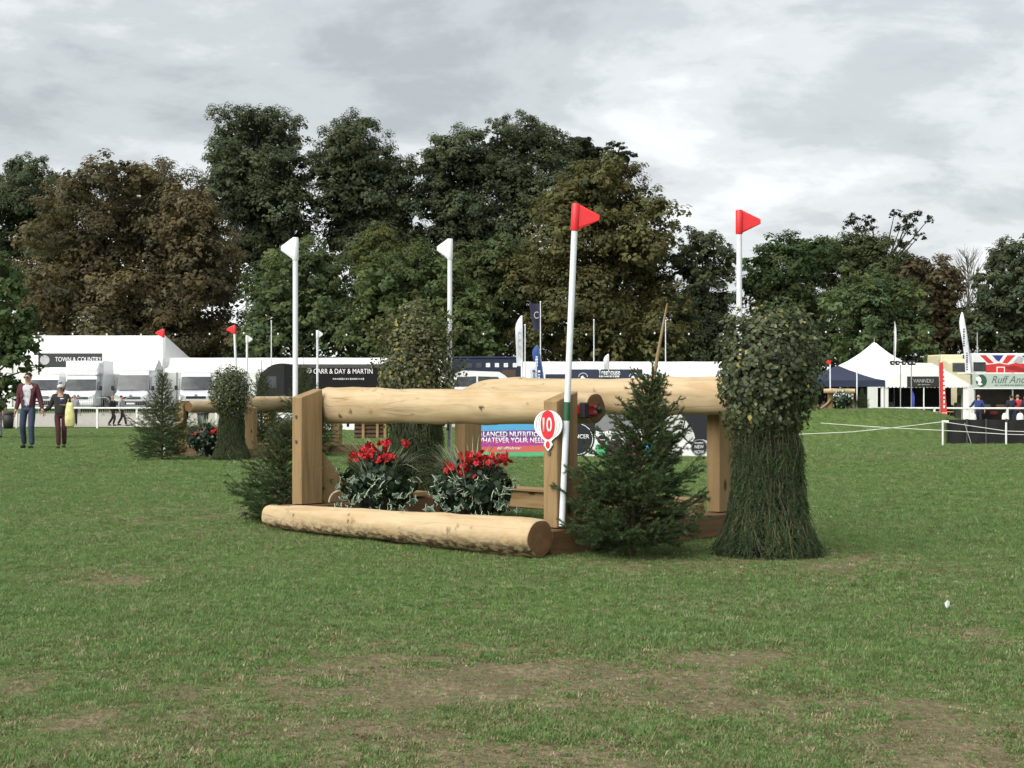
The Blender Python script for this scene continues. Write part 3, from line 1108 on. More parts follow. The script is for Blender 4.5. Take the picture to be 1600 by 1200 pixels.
def make_log(name, A, B, rA, rB, parent=None, seed=0, knots=16, bark=0.0, wob=0.035, taper_start=0.0, end_name='cut_end', chamfer=0.012, fine=True):
    """peeled log from A to B; local x runs along it; knots are bumps with a dark heart"""
    r = np.random.default_rng(seed)
    A = Vector(A); B = Vector(B)
    L = (B - A).length
    nr, ns = (260, 48) if fine else (80, 28)
    xs = np.linspace(0, L, nr)
    th = np.linspace(0, 2 * math.pi, ns, endpoint=False)
    XX, TT = np.meshgrid(xs, th, indexing='ij')
    rad = rA + (rB - rA) * XX / L
    # slow bends and swellings
    ph = r.uniform(0, 6.28, 6)
    swell = 1 + wob * (np.sin(XX * 3.1 + ph[0]) * 0.5 + np.sin(XX * 7.3 + ph[1]) * 0.35 + np.sin(XX * 13.0 + ph[2]) * 0.2)
    flute = 1 + wob * 0.5 * np.sin(TT * 3 + ph[3] + XX * 0.8) + wob * 0.35 * np.sin(TT * 5 + ph[4] - XX * 1.3)
    rad = rad * swell * flute
    rad = rad * (1 + wob * 0.9 * (fbm(XX * 4 + seed, TT * 1.3, seed, 3) - 0.5) * np.sin(TT / 2) ** 0.5)
    scar = np.zeros_like(rad)
    for k in range(knots):
        kx = r.uniform(0.05, 0.96) * L; kt = r.uniform(0, 6.28)
        size = r.uniform(0.012, 0.034)
        dt = np.angle(np.exp(1j * (TT - kt))) * rad
        d2 = ((XX - kx) ** 2 * 0.6 + dt ** 2)
        rad = rad + r.uniform(0.10, 0.45) * size * np.exp(-d2 / (2 * (2.6 * size) ** 2))
        ang = np.arctan2(dt, XX - kx)
        edge = size * (0.62 + 0.22 * np.sin(ang * 3 + kt * 5) + 0.14 * np.sin(ang * 5 + kx * 9))
        scar = np.maximum(scar, np.clip((edge * 1.25 - np.sqrt(d2)) / (size * 0.3), 0, 1) * r.uniform(0.45, 1))
    if taper_start:
        rad = rad * (1 - 0.62 * np.clip(1 - XX / taper_start, 0, 1) ** 1.6)
    rad[0] -= chamfer; rad[-1] -= chamfer
    bx = np.sin(XX * 1.1 + ph[5]) * 0.012
    V = np.stack([XX, np.cos(TT) * rad + bx, np.sin(TT) * rad], -1).reshape(-1, 3)
    id_ = np.arange(nr * ns).reshape(nr, ns)
    F = np.stack([id_[:-1], np.roll(id_, -1, 1)[:-1], np.roll(id_, -1, 1)[1:], id_[1:]], -1).reshape(-1, 4)
    # leftover bark strips; they run along the flank that was down when the log was peeled
    bk = bark * np.exp(-((np.angle(np.exp(1j * (TT + 2.35)))) / 0.60) ** 2)
    me = np_mesh(name, V, F, attrs={'scar': scar.ravel(), 'bark': bk.ravel()}, smooth=True)
    d = (B - A).normalized()
    y = Vector((0, 0, 1)).cross(d).normalized()
    z = d.cross(y)
    rot = Matrix((d, y, z)).transposed()
    o = link(name, me, parent, A, rot, [LOGM])
    for x_i, xe, sgn in ((0, 0.0, -1), (nr - 1, L, 1)):
        ring = V.reshape(nr, ns, 3)[x_i]
        c = ring.mean(0)
        vs = [c + np.array([sgn * 0.004, 0, 0])]
        fs = []
        for q, f in enumerate((0.4, 0.8, 1.0)):
            vs += list(c + (ring - c) * f + np.array([sgn * (0.004 - 0.003 * (q == 2)), 0, 0]))
        for k in range(ns):
            k2 = (k + 1) % ns
            fs.append((0, 1 + k, 1 + k2))
            for q in range(2):
                fs.append((1 + q * ns + k, 1 + (q + 1) * ns + k, 1 + (q + 1) * ns + k2, 1 + q * ns + k2))
        MB().add(vs, fs).build(end_name, ENDM, o)
    return o


PW, PD = 0.15, 0.26           # post: width along the fence, depth across it
LEN, SPREAD = 3.375, 2.15
SILL = 0.22


def make_post(parent, u, v, sgn, h=1.03):
    """upright with a sloping top; sgn -1: low side towards -v, +1: towards +v"""
    lo, hi = h, h + 0.075
    zf, zb = (lo, hi) if sgn < 0 else (hi, lo)
    a, b = PW / 2, PD / 2
    c = 0.008
    prof = [(-b, 0), (b, 0), (b, zb), (-b, zf)]
    mb = MB()
    # chamfered upright: outline in (x, y) swept from the foot to the sloping top
    out = [(-a + c, -b), (a - c, -b), (a, -b + c), (a, b - c), (a - c, b), (-a + c, b), (-a, b - c), (-a, -b + c)]
    vs = [(x, y, 0) for x, y in out]
    vs += [(x, y, zf + (zb - zf) * (y + b) / (2 * b) - 0.008) for x, y in out]
    vs += [(x * 0.93, y * 0.96, zf + (zb - zf) * (y + b) / (2 * b)) for x, y in out]
    n = 8
    fs = [tuple(range(n))[::-1], tuple(range(2 * n, 3 * n))]
    for k in range(n):
        k2 = (k + 1) % n
        fs += [(k, k2, n + k2, n + k), (n + k, n + k2, 2 * n + k2, 2 * n + k)]
    mb.add(vs, fs)
    p = mb.build('post', POST_Z, parent, (u, v, SILL))
    for z in (0.60, 0.84):
        MB().tube([(0, sgn * (b - 0.01), z), (0, sgn * (b + 0.012), z)], 0.016, 8).build('bolt', STEELB, parent, (u, v, SILL))
    # gusset plate that braces the post on the inner side
    s = 1 if sgn < 0 else -1
    g = [(s * b, 0.0), (s * (b + 0.42), 0.0), (s * (b + 0.42), 0.07), (s * (b + 0.05), 0.48), (s * b, 0.48)]
    if sgn > 0:
        return p
    MB().prism(g, 'x', -0.03, 0.03).build('brace', POST_Z, parent, (u, v, SILL + 0.002))
    # rubber pad behind the rail
    MB().box((0, 0, 0), (0.10, 0.05, 0.34), ch=0.01).build('rubber_pad', RUBBER, parent, (u - 0.02, v + s * (b + 0.025), SILL + 0.84))
    return p


def make_jump(label, FRpos, rotz, group, scale=1.0, seed=0):
    """open oxer: local x = along the rails (0 = right-hand posts), y = direction of the jump"""
    root = thing('log_jump', label, 'horse jump', FRpos, rotz, group, scale)
    make_post(root, 0, 0, -1)
    make_post(root, -LEN, 0, -1)
    make_post(root, 0, SPREAD, 1, 0.96)
    make_post(root, -LEN, SPREAD, 1, 0.96)
    lf = make_log('front_rail', (-LEN - 0.10, 0.33, 1.165), (0.09, 0.33, 1.185), 0.178, 0.135, root, seed + 11, 26, wob=0.058, fine=scale == 1.0)
    lb = make_log('back_rail', (-LEN + 0.30, SPREAD - 0.34, 1.250), (0.42, SPREAD - 0.34, 1.275), 0.182, 0.165, root, seed + 14, 18, wob=0.058, taper_start=0.45, fine=scale == 1.0)
    for u in (0, -LEN):
        MB().box((0, 0, 0), (0.26, SPREAD + 1.32, SILL - 0.01), ch=0.012).build('skid', PLANK_Y, root, (u, SPREAD / 2 + 0.42, SILL / 2 - 0.006))
        MB().box((0, 0, 0), (0.20, SPREAD - PD * 2 - 0.9, 0.05), ch=0.008).build('cap_plank', PLANK_YL, root, (u + 0.05, SPREAD / 2, SILL + 0.026))
    for v, nm in ((SPREAD - 0.12, 'sill_beam'),):
        MB().box((0, 0, 0), (LEN - 0.30, 0.13, 0.17), ch=0.01).build(nm, PLANK_X, root, (-LEN / 2, v, SILL - 0.02))
        MB().box((0, 0, 0), (LEN - 0.34, 0.20, 0.035), ch=0.006).build('sill_cap', PLANK_X, root, (-LEN / 2, v, SILL + 0.085))
    return root


FR = Vector((0.40, 13.14, 0.0))
ROT_A = R(-45)
U = Vector((math.cos(ROT_A), math.sin(ROT_A), 0))
Vv = Vector((-U.y, U.x, 0))
jumpA = make_jump('large open log jump with two peeled pine rails, in front', FR, ROT_A, 'log jumps with flags')
LB = 0.79
ROT_B = R(-120)
pB = at(283, 700, 30.5)
jumpB = make_jump('smaller far log jump beside the walking couple', (pB.x, 30.5, gz(pB.x, 30.5)), ROT_B, 'log jumps with flags', LB, 40)


def A_(u, v, z=0.0):
    return FR + U * u + Vv * v + Vector((0, 0, z))


# ground-line log lying before the near jump
gl = make_log('ground_log', A_(-3.36, -0.47, 0.125), A_(0.20, -0.45, 0.166), 0.108, 0.158, None, 77, 22, bark=1.0, wob=0.06)
tag(gl, 'peeled ground log with bark scars lying in front of the near jump', 'log')

# rope handle on the far-left sill of the near jump
pts = [A_(-LEN + 0.35, 0.12, 0.24) + Vector((0.10 * math.cos(a), 0, 0.11 * math.sin(a))) for a in np.linspace(0, math.pi, 10)]
ro = MB().tube([p - pts[0] for p in pts], 0.012, 6).build('rope_loop', M('pale_rope', (0.42, 0.33, 0.22), 0.9, bump=0.6), None, pts[0])
tag(ro, 'pale rope loop on the sill beside the left post of the near jump', 'rope')

# ------------------------------------------------------------------ flag poles
POLEW = M('white_plastic_pole', (0.70, 0.74, 0.78), 0.42, var=0.05)
FLAGR = M('red_plastic_flag', (0.74, 0.028, 0.035), 0.42, var=0.06)
FLAGW = M('white_plastic_flag', (0.74, 0.76, 0.78), 0.45, var=0.05)
GREENT = M('green_tape', (0.02, 0.10, 0.045), 0.55)
_flag_mesh = {}


def flag_pole(label, foot, top, side, mat, group, r=0.026, sc=1.0, tape=None):
    """side +1: pennant points right of the photo, -1: left"""
    foot = Vector(foot); top = Vector(top)
    root = thing('flag_pole', label, 'flag pole', foot, 0, group)
    d = top - foot
    L = d.length
    rot = Vector((0, 0, 1)).rotation_difference(d.normalized()).to_matrix()
    fh = 0.225 * sc
    MB().tube([(0, 0, 0), (0, 0, L - fh * 0.9)], r, 14).build('pole', POLEW, root, rot=rot)
    mb = MB()
    # sleeve and inflated triangular pennant
    mb.tube([(0, 0, 0), (0, 0, 0.01), (0, 0, fh - 0.01), (0, 0, fh)], [r * 1.1, r * 1.28, r * 1.28, r * 1.05], 14)
    n = 9
    vs = []; fs = []
    W = (0.172 if mat is FLAGR else 0.115) * sc
    for i in range(n + 1):
        f = i / n
        hw = (fh * 0.47) * (1 - f * 0.80)
        th = 0.020 * sc * (1 - f * 0.5)
        zc = fh * 0.52
        for (dy, dz) in ((-1, 0.8), (-1, -0.8), (-0.4, -1), (0.4, -1), (1, -0.8), (1, 0.8), (0.4, 1), (-0.4, 1)):
            vs.append((side * (r * 1.0 + f * W), dy * th / 2, zc + dz * hw))
    for i in range(n):
        for k in range(8):
            k2 = (k + 1) % 8
            fs.append((i * 8 + k, i * 8 + k2, (i + 1) * 8 + k2, (i + 1) * 8 + k))
    fs.append(tuple(n * 8 + k for k in range(8)))
    mb.add(vs, fs, 0)
    mb.build('pennant', mat, root, rot @ Vector((0, 0, L - fh)), rot)
    if tape:
        MB().tube([(0, 0, tape[0]), (0, 0, tape[1])], r * 1.06, 14).build('green_tape', GREENT, root, rot=rot)
    return root


FG = 'red and white marker flags of the jumps'
# near jump
f0 = A_(0.14, -0.17); zf = 0.215
ft = at(878, 822, 12.98); tp = at(899.5, 318, 13.02)
flag_pole('tall leaning red flag on the right front post of the near jump', ft, tp, 1, FLAGR, FG, tape=((ft - at(878, 657, 13)).length, (ft - at(878, 628, 13)).length))
b = A_(0.02, SPREAD + 0.22)
b = at(1155, 640, b.y); flag_pole('tall red flag rising behind the right-hand brush bundle', (b.x, b.y, 0.2), at(1155, 328, b.y), 1, FLAGR, FG)
p = at(461.5, 700, 15.35 + 0.35)
flag_pole('tall white flag at the left front post of the near jump', (p.x, p.y, 0.2), at(461.5, 371, p.y), -1, FLAGW, FG)
p = at(702, 700, 17.35)
flag_pole('tall white flag beside the rear left brush bundle', (p.x, p.y, 0.2), at(703, 373, p.y), -1, FLAGW, FG)
# far jump
for (px, top, y, side, mat, lean, lab) in (
        (257, 514, 30.2, -1, FLAGR, -2, 'small far red flag rising above the lone spruce at left'),
        (374, 508, 29.3, -1, FLAGR, -8, 'small far red flag leaning above the far brush bundle'),
        (386, 524, 32.4, 1, FLAGW, 0, 'small far white flag just right of the leaning red one'),
        (496, 516, 31.2, 1, FLAGW, 0, 'small far white flag behind the left post of the near jump')):
    p = at(px, 640, y)
    flag_pole(lab, (p.x, p.y, gz(p.x, p.y)), at(px + lean, top, y), side, mat, FG, 0.022, 0.72)

# ------------------------------------------------------------------ number sign on the near right post
WHITEP = M('white_print', (0.80, 0.80, 0.80), 0.5, var=0.03)
REDP = M('red_print', (0.62, 0.022, 0.035), 0.5, var=0.05)
GREYP = M('grey_print', (0.42, 0.42, 0.43), 0.5)
sp = A_(-0.0, -PD / 2 - 0.012, 1.02)
sg = thing('number_sign', 'white and red balloon-shaped board with the number ten', 'sign', sp, ROT_A)


def balloon(w, h, zc):
    o = []
    for k in range(25):
        a = math.pi * (-0.34) + (math.pi * 1.68) * k / 24
        o.append((w * math.cos(a), zc + h * math.sin(a)))
    return o


body = balloon(0.158, 0.118, 0.035)
body += [(-0.035, -0.098), (-0.048, -0.128), (-0.022, -0.160), (0, -0.178), (0.022, -0.160), (0.048, -0.128), (0.035, -0.098)]
plate('board', body, sg, WHITEP, 0.0, 0.010)
plate('red_panel', [(0.080 * math.sin(a) , 0.035 + 0.118 * math.cos(a)) for a in np.linspace(0, 2 * math.pi, 30)[:-1]], sg, REDP, -0.011, 0.003)
plate('red_drop', [(0.022 * math.sin(a), -0.128 + 0.030 * math.cos(a)) for a in np.linspace(0, 2 * math.pi, 18)[:-1]], sg, REDP, -0.011, 0.003)
for s in (-1, 1):
    for w0 in (0.105, 0.132):
        o = [(s * w0 * math.sin(a), 0.035 + 0.112 * math.cos(a)) for a in np.linspace(0.25, math.pi - 0.45, 14)]
        i = [(s * (w0 - 0.005) * math.sin(a), 0.035 + 0.112 * math.cos(a)) for a in np.linspace(0.25, math.pi - 0.45, 14)]
        plate('gore_line', o + i[::-1], sg, GREYP, -0.011, 0.002)
lettering('number', '10', sg, WHITEP, (0, -0.0145, 0.035), 0.118, 0.100, bold=0.008)

# safety clip that holds the front rail to the right post
cp = A_(0.045, 0.165, 1.175)
cl_ = thing('safety_clip', 'red metal release clip between the near post and rail end', 'clip', cp, ROT_A)
REDM = M('red_metal', (0.42, 0.012, 0.018), 0.4, var=0.1)
STEEL = M('dull_steel', (0.32, 0.31, 0.30), 0.45, 0.7)
MB().box((0.03, 0.06, 0), (0.05, 0.20, 0.085), ch=0.008).box((0.06, 0.06, 0.032), (0.02, 0.20, 0.018)).box((0.06, 0.06, -0.032), (0.02, 0.20, 0.018)).build('clip_body', REDM, cl_)
for z in (-0.02, 0.022):
    for y in (-0.03, 0.13):
        MB().tube([(0.055, y, z), (0.078, y, z)], 0.011, 8).build('bolt', STEEL, cl_)
MB().box((0.03, -0.075, -0.005), (0.06, 0.07, 0.13), ch=0.01).build('clip_mount', RUBBER, cl_)
MB().tube([(0.03, 0.20, -0.04), (0.03, 0.20, 0.05)], 0.022, 10).ball((0.05, 0.20, 0.0), 0.028).build('clip_hinge', M('dark_green_paint', (0.012, 0.035, 0.018), 0.5), cl_)
plate('clip_label', rect(-0.028, 0.028, -0.014, 0.014), cl_, WHITEP, 0, 0.002).rotation_euler = (0, 0, R(90))
cl_.children[-1].location = (0.0575, 0.05, 0.0)

# ================================================================== SPRUCES
needle_m = attr_mat('spruce_needle', 0.6, 0.25)
twig_m = M('spruce_twig', (0.075, 0.050, 0.028), 0.85)


def needles(S0, S1, r, per_m=420, ln=0.019, w=0.0054, col=(0.060, 0.094, 0.040), spread=0.8, tip=(0.075, 0.105, 0.04)):
    """needle triangles along the twig segments S0->S1"""
    S0 = np.array(S0); S1 = np.array(S1)
    L = np.linalg.norm(S1 - S0, axis=1)
    n = np.maximum(2, (L * per_m).astype(int))
    ii = np.repeat(np.arange(len(L)), n)
    f = r.uniform(0, 1, len(ii))[:, None]
    P = S0[ii] + (S1 - S0)[ii] * f
    D = ((S1 - S0) / (L[:, None] + 1e-9))[ii]
    o = unit(len(ii), r)
    o -= D * np.sum(o * D, 1, keepdims=True)
    o /= np.linalg.norm(o, axis=1, keepdims=True) + 1e-9
    o[:, 2] += 0.25
    nd = D * 0.75 + o * spread
    nd /= np.linalg.norm(nd, axis=1, keepdims=True)
    side = np.cross(nd, unit(len(ii), r))
    side /= np.linalg.norm(side, axis=1, keepdims=True) + 1e-9
    ll = (ln * r.uniform(0.7, 1.25, len(ii)))[:, None]
    V = np.empty((len(ii), 3, 3))
    V[:, 0] = P - side * w / 2
    V[:, 1] = P + side * w / 2
    V[:, 2] = P + nd * ll
    tw = r.normal(1, 0.30, len(L))[ii][:, None]
    fresh = (r.uniform(0, 1, len(L)) < 0.16)[ii][:, None]
    c = np.where(fresh, np.array(tip), np.array(col)) * tw * r.normal(1, 0.15, (len(ii), 1))
    return V.reshape(-1, 3), np.arange(len(ii) * 3).reshape(-1, 3), np.repeat(np.clip(c, 0.004, 0.4), 3, 0)


def spruce_meshes(H, Rb, seed, lean=(0, 0), bare=0.2, levels=17, per=6, dens=420, nlen=0.020):
    r = np.random.default_rng(seed)
    S0, S1 = [], []
    tw = MB()
    axis = lambda f: np.array([lean[0] * f ** 1.3, lean[1] * f, H * f])
    tw.tube([axis(f) for f in np.linspace(0, 1, 12)], list(np.interp(np.linspace(0, 1, 12), [0, 0.8, 1], [0.026, 0.010, 0.004])), 6)
    leader = axis(1 - bare * 0.9), axis(0.997)
    for q in range(6):
        a = leader[0] + (leader[1] - leader[0]) * q / 6
        b = leader[0] + (leader[1] - leader[0]) * (q + 1) / 6
        if q < 3:
            S0.append(a); S1.append(b)
    for lv in range(levels):
        f = 0.03 + (1 - bare - 0.03) * (lv / (levels - 1)) ** 0.95
        p0 = axis(f)
        n = per if f < 0.6 else max(4, per - 1)
        Lb = Rb * (1.0 - f / (1 - bare * 0.6)) ** 1.2 * (0.8 if lv == 0 else 1) + 0.08
        off = r.uniform(0, 6.28)
        for k in range(n):
            az = off + 6.283 * k / n + r.normal() * 0.22
            L = Lb * r.uniform(0.5, 1.25)
            up = np.interp(f, [0, 0.5, 1], [0.22, 0.62, 1.30]) + r.normal() * 0.12
            hd = np.array([math.cos(az), math.sin(az), 0])
            ns = 6
            pts = [p0]
            for q in range(1, ns + 1):
                g = q / ns
                pts.append(p0 + hd * L * g * math.cos(up * 0.7) + np.array([0, 0, L * (up * g * 0.85 - 0.20 * g * g * (1 - f) + 0.36 * g ** 2.6)]))
            tw.tube(pts, list(np.linspace(0.008, 0.0025, ns + 1)), 4, cap=False)
            for q in range(1, ns):
                S0.append(pts[q]); S1.append(pts[q + 1])
            # side twigs, longer near the base of the branch
            nt = max(4, int(L / 0.055))
            sd = np.array([-hd[1], hd[0], 0])
            for q in range(nt):
                g = 0.16 + 0.84 * (q + r.uniform(0, 0.6)) / nt
                i0 = min(ns - 1, int(g * ns)); fr = g * ns - i0
                pb = pts[i0] + (pts[i0 + 1] - pts[i0]) * fr
                tl = L * 0.48 * (1.12 - g) * r.uniform(0.6, 1.2) + 0.035
                s = 1 if q % 2 else -1
                dr = hd * 0.72 + sd * s * 0.78 + np.array([0, 0, up * 0.55 + r.normal() * 0.25])
                dr /= np.linalg.norm(dr)
                pe = pb + dr * tl + np.array([0, 0, -0.10 * tl])
                pm = (pb + pe) / 2 + np.array([0, 0, 0.03 * tl])
                S0 += [pb, pm]; S1 += [pm, pe]
                if tl > 0.10:
                    for z in range(int(tl / 0.05)):
                        h = r.uniform(0.3, 0.9)
                        q0 = pb + (pe - pb) * h
                        d2 = dr * 0.8 + hd * 0.25 + sd * r.uniform(-0.7, 0.7) + np.array([0, 0, r.normal() * 0.25])
                        d2 /= np.linalg.norm(d2)
                        S0.append(q0); S1.append(q0 + d2 * tl * 0.45 * r.uniform(0.6, 1.1))
    V, F, C = needles(S0, S1, r, dens, nlen)
    return tw.mesh('trunk'), np_mesh('needles', V, F, C)


_spruce = {}


def spruce(label, loc, key, params, rotz=0.0, scale=1.0, group='cut spruces dressing the jumps'):
    if key not in _spruce:
        a, b = spruce_meshes(**params)
        a.materials.append(twig_m); b.materials.append(needle_m)
        _spruce[key] = (a, b)
    root = thing('spruce_tree', label, 'spruce', loc, rotz, group, scale)
    link('trunk', _spruce[key][0], root)
    link('needles', _spruce[key][1], root, kind='stuff')
    return root


P_MAIN = dict(H=2.04, Rb=0.62, seed=5, lean=(0.30, 0.02), bare=0.33, levels=19, per=10, dens=520, nlen=0.026)
P_SIDE = dict(H=1.02, Rb=0.55, seed=9, lean=(0.02, 0), bare=0.12, levels=14, per=9, dens=440, nlen=0.024)
P_FAR = dict(H=1.9, Rb=0.72, seed=15, lean=(0.02, 0), bare=0.20, levels=18, per=9, dens=260, nlen=0.026)
pm = at(985, 868, 12.95)
sm_ = spruce('dark spruce with a bare leaning leader before the near right post', (pm.x, pm.y, 0.0), 'main', P_MAIN)
ax_ = lambda f: (0.30 * f ** 1.3, 0.02 * f, 2.04 * f)
MB().tube([ax_(f) for f in np.linspace(0.66, 1.0, 6)], [0.016, 0.015, 0.014, 0.012, 0.010, 0.006], 8).build('leader', M('young_bark', (0.26, 0.185, 0.09), 0.8, var=0.25, scale=20), sm_)
pl = at(440, 805, 15.95)
spruce('low dark spruce beside the left post of the near jump', (pl.x, 15.95, 0.0), 'side', P_SIDE, 0.6)
for (px, Y, top, key, rz, lab) in (
        (253, 28.8, 560, 'far', 0.0, 'lone spruce at the left end of the far jump'),
        (409, 31.5, 560, 'far', 2.0, 'far spruce with a bare tip right of the far brush bundle'),
        (474, 30.6, 552, 'far', 1.2, 'far spruce seen over the left post behind the white flag'),
        (1347, 58.5, 603, 'far', 3.0, 'tiny spruce beside the little jump on the mound')):
    x = (px - 800) / FPX * Y
    g = gz(x, Y)
    h = EYE - (top - HOR) / FPX * Y - g
    spruce(lab, (x, Y, g), key, P_FAR, rz, h / 1.9)

# ================================================================== BRUSH BUNDLES
bundle_leaf = attr_mat('bundle_leaf', 0.45, 0.25, 0.35)


def bundle_meshes(seed, top_r=0.42, loose=0.0, n=8200, lcol=(0.062, 0.064, 0.034)):
    r = np.random.default_rng(seed)
    # leafy head: z 0.9 .. 2.05
    zc, hz = 1.47, 0.58
    d = unit(n, r)
    rad = r.uniform(0.30, 1.0, n) ** 0.5
    sh = 1.0 / np.maximum((np.abs(d[:, 0]) ** 2.3 + np.abs(d[:, 1]) ** 2.3 + np.abs(d[:, 2]) ** 2.3) ** (1 / 2.3), 0.3)
    P = d * (sh * rad)[:, None] * np.array([top_r * 0.95, top_r * 0.95, hz])
    # ragged outline with sprigs that stick out
    k = unit(60, r)
    pk = np.argmax(d @ k.T, 1)
    bump = r.uniform(0.84, 1.20 + loose * 0.12, 60)[pk]
    P *= bump[:, None]
    P[:, 2] += zc
    low = P[:, 2] < 1.25
    P[low, :2] *= np.interp(P[low, 2], [0.9, 1.25], [0.95, 1.0])[:, None]
    N = d + 0.7 * unit(n, r) + np.array([0, -0.1, 0.3])
    N /= np.linalg.norm(N, axis=1, keepdims=True)
    size = r.uniform(0.028, 0.056, n)
    col = np.array(lcol) * r.normal(1, 0.24, (n, 1))
    pale = r.uniform(0, 1, n) < (0.10 + 0.25 * loose)
    col[pale] = np.array([0.16, 0.155, 0.075]) * r.normal(1, 0.25, (pale.sum(), 1))
    yl = r.uniform(0, 1, n) < 0.02 + 0.03 * loose
    col[yl] = np.array([0.32, 0.27, 0.07])
    if loose:
        m = int(n * 0.22)
        # sprigs shooting up and outward from the head
        sp_n = 34
        a0 = r.uniform(0, 6.28, sp_n); t0 = r.uniform(0.05, 1.0, sp_n)
        w = r.integers(0, sp_n, m)
        f = r.uniform(0.6, 1.38, m)
        dirv = np.stack([np.cos(a0) * np.sin(t0) * top_r * 1.1, np.sin(a0) * np.sin(t0) * top_r * 1.1, np.cos(t0) * hz], 1)[w]
        P2 = dirv * f[:, None] + np.array([0, 0, zc]) + r.normal(0, 0.022, (m, 3))
        P = np.concatenate([P, P2]); N = np.concatenate([N, unit(m, r)])
        size = np.concatenate([size, r.uniform(0.03, 0.06, m)])
        c2 = np.array([0.115, 0.125, 0.055]) * r.normal(1, 0.3, (m, 1))
        col = np.concatenate([col, c2])
    V, F, C = leaf_quads(P, N, size, np.clip(col, 0.01, 0.5), r, 0.72, 0.14)
    head = np_mesh('leafy_head', V, F, C)
    # skirt of hanging spruce sprays
    S0, S1 = [], []
    tw = MB()
    nst = 640
    for i in range(nst):
        a = r.uniform(0, 6.283)
        z0 = r.uniform(0.28, 1.14) if i > 110 else r.uniform(0.1, 0.35)
        L = min(r.uniform(0.28, 0.5), z0 - 0.0)
        r0 = np.interp(z0, [0, 0.25, 0.5, 0.75, 1.1], [0.36, 0.28, 0.245, 0.23, 0.24]) * r.uniform(0.82, 1.0)
        a1 = a + r.normal() * 0.22
        z1 = max(0.005, z0 - L)
        r1 = np.interp(z1, [0, 0.12, 0.3, 0.6, 1.1], [0.39, 0.32, 0.262, 0.24, 0.25]) * r.uniform(0.92, 1.16)
        am = (a + a1) / 2
        rm = (r0 + r1) / 2 + 0.03
        p = [np.array([r0 * math.cos(a), r0 * math.sin(a), z0]), np.array([rm * math.cos(am), rm * math.sin(am), (z0 + z1) / 2 + 0.02]), np.array([r1 * math.cos(a1), r1 * math.sin(a1), z1])]
        tw.tube(p, [0.003, 0.0025, 0.0012], 3, cap=False)
        for q in range(2):
            S0.append(p[q]); S1.append(p[q + 1])
        for q in range(5):
            g = r.uniform(0.15, 0.9)
            b0 = p[0] + (p[2] - p[0]) * g + (p[1] - (p[0] + p[2]) / 2) * 1.2 * (1 - abs(2 * g - 1))
            dv = (p[2] - p[0]) * 0.3 + np.array([-math.sin(a), math.cos(a), 0]) * r.choice([-1, 1]) * r.uniform(0.03, 0.08)
            S0.append(b0); S1.append(b0 + dv)
    V, F, C = needles(S0, S1, r, 270, 0.017, 0.0048, (0.050, 0.082, 0.036), tip=(0.115, 0.150, 0.062), spread=0.55)
    skirt = np_mesh('spruce_skirt', V, F, C)
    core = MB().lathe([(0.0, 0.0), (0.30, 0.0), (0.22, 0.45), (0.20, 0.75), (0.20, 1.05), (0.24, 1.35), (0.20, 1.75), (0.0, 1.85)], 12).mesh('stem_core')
    return head, skirt, tw.mesh('spray_stems'), core


_bund = {}


def brush_bundle(label, loc, key, seed, loose, rotz=0.0, scale=1.0, top_r=0.45, lcol=(0.066, 0.086, 0.038)):
    if key not in _bund:
        h, s, tw, c = bundle_meshes(seed, top_r, loose, lcol=lcol)
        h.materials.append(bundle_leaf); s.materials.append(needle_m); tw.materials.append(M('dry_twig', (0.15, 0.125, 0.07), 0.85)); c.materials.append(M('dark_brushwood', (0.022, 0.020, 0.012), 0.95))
        _bund[key] = (h, s, tw, c)
    root = thing('brush_bundle', label, 'brush bundle', loc, rotz, 'leafy brush bundles of the jumps', scale)
    h, s, tw, c = _bund[key]
    link('leafy_head', h, root, kind='stuff'); link('spruce_skirt', s, root, kind='stuff')
    link('spray_stem', tw, root, kind='stuff'); link('stem_core', c, root)
    return root


pb = at(1200, 860, 13.02)
brush_bundle('big dark leafy brush bundle with hanging spruce skirt at right', (pb.x, pb.y, 0), 'near', 3, 0.0)
pb = at(650, 790, 17.0)
brush_bundle('loose leafy brush bundle with pale sprigs behind the front rail', (pb.x, pb.y, 0), 'loose', 8, 1.0, 1.0, 1.0, 0.44, (0.085, 0.100, 0.044))
xb = (361 - 800) / FPX * 28.9
brush_bundle('small far brush bundle in the middle of the far jump', (xb, 28.9, gz(xb, 28.9)), 'near', 3, 0, 2.2, 0.82)

# ================================================================== FLOWER DISPLAYS
IVY_G = M('ivy_green', (0.020, 0.050, 0.026), 0.35, var=0.35, scale=30)
IVY_W = M('ivy_cream', (0.40, 0.46, 0.32), 0.45, var=0.12)
PETAL = M('red_petal', (0.44, 0.010, 0.014), 0.5, var=0.35, scale=30)
POT = M('dark_pot', (0.025, 0.022, 0.02), 0.8)


def ivy_mesh(var=0):
    r = np.random.default_rng(300 + var)
    out = []
    angs = [(-90, 0.12), (-50, 0.62), (-25, 0.38), (10, 0.85), (50, 0.45), (90, 1.1), (130, 0.45), (170, 0.85), (205, 0.38), (230, 0.62)]
    for a, q in angs:
        q *= r.uniform(0.85, 1.12)
        out.append((q * math.cos(R(a)), q * math.sin(R(a))))
    n = len(out)
    vs = [(0, 0.1, 0.10)]
    inn = [(x * 0.84, y * 0.84 + 0.01, 0.06 - 0.10 * (x * x + y * y)) for x, y in out]
    o3 = [(x, y, -0.16 * (x * x + y * y)) for x, y in out]
    vs += inn + o3
    mb = MB()
    mb.add(vs, [(0, 1 + k, 1 + (k + 1) % n) for k in range(n)], 0)
    mb.add(inn + o3, [(k, n + k, n + (k + 1) % n, (k + 1) % n) for k in range(n)], 1)
    me = mb.mesh('ivy_leaf')
    me.materials.append(IVY_G); me.materials.append(IVY_W)
    return me


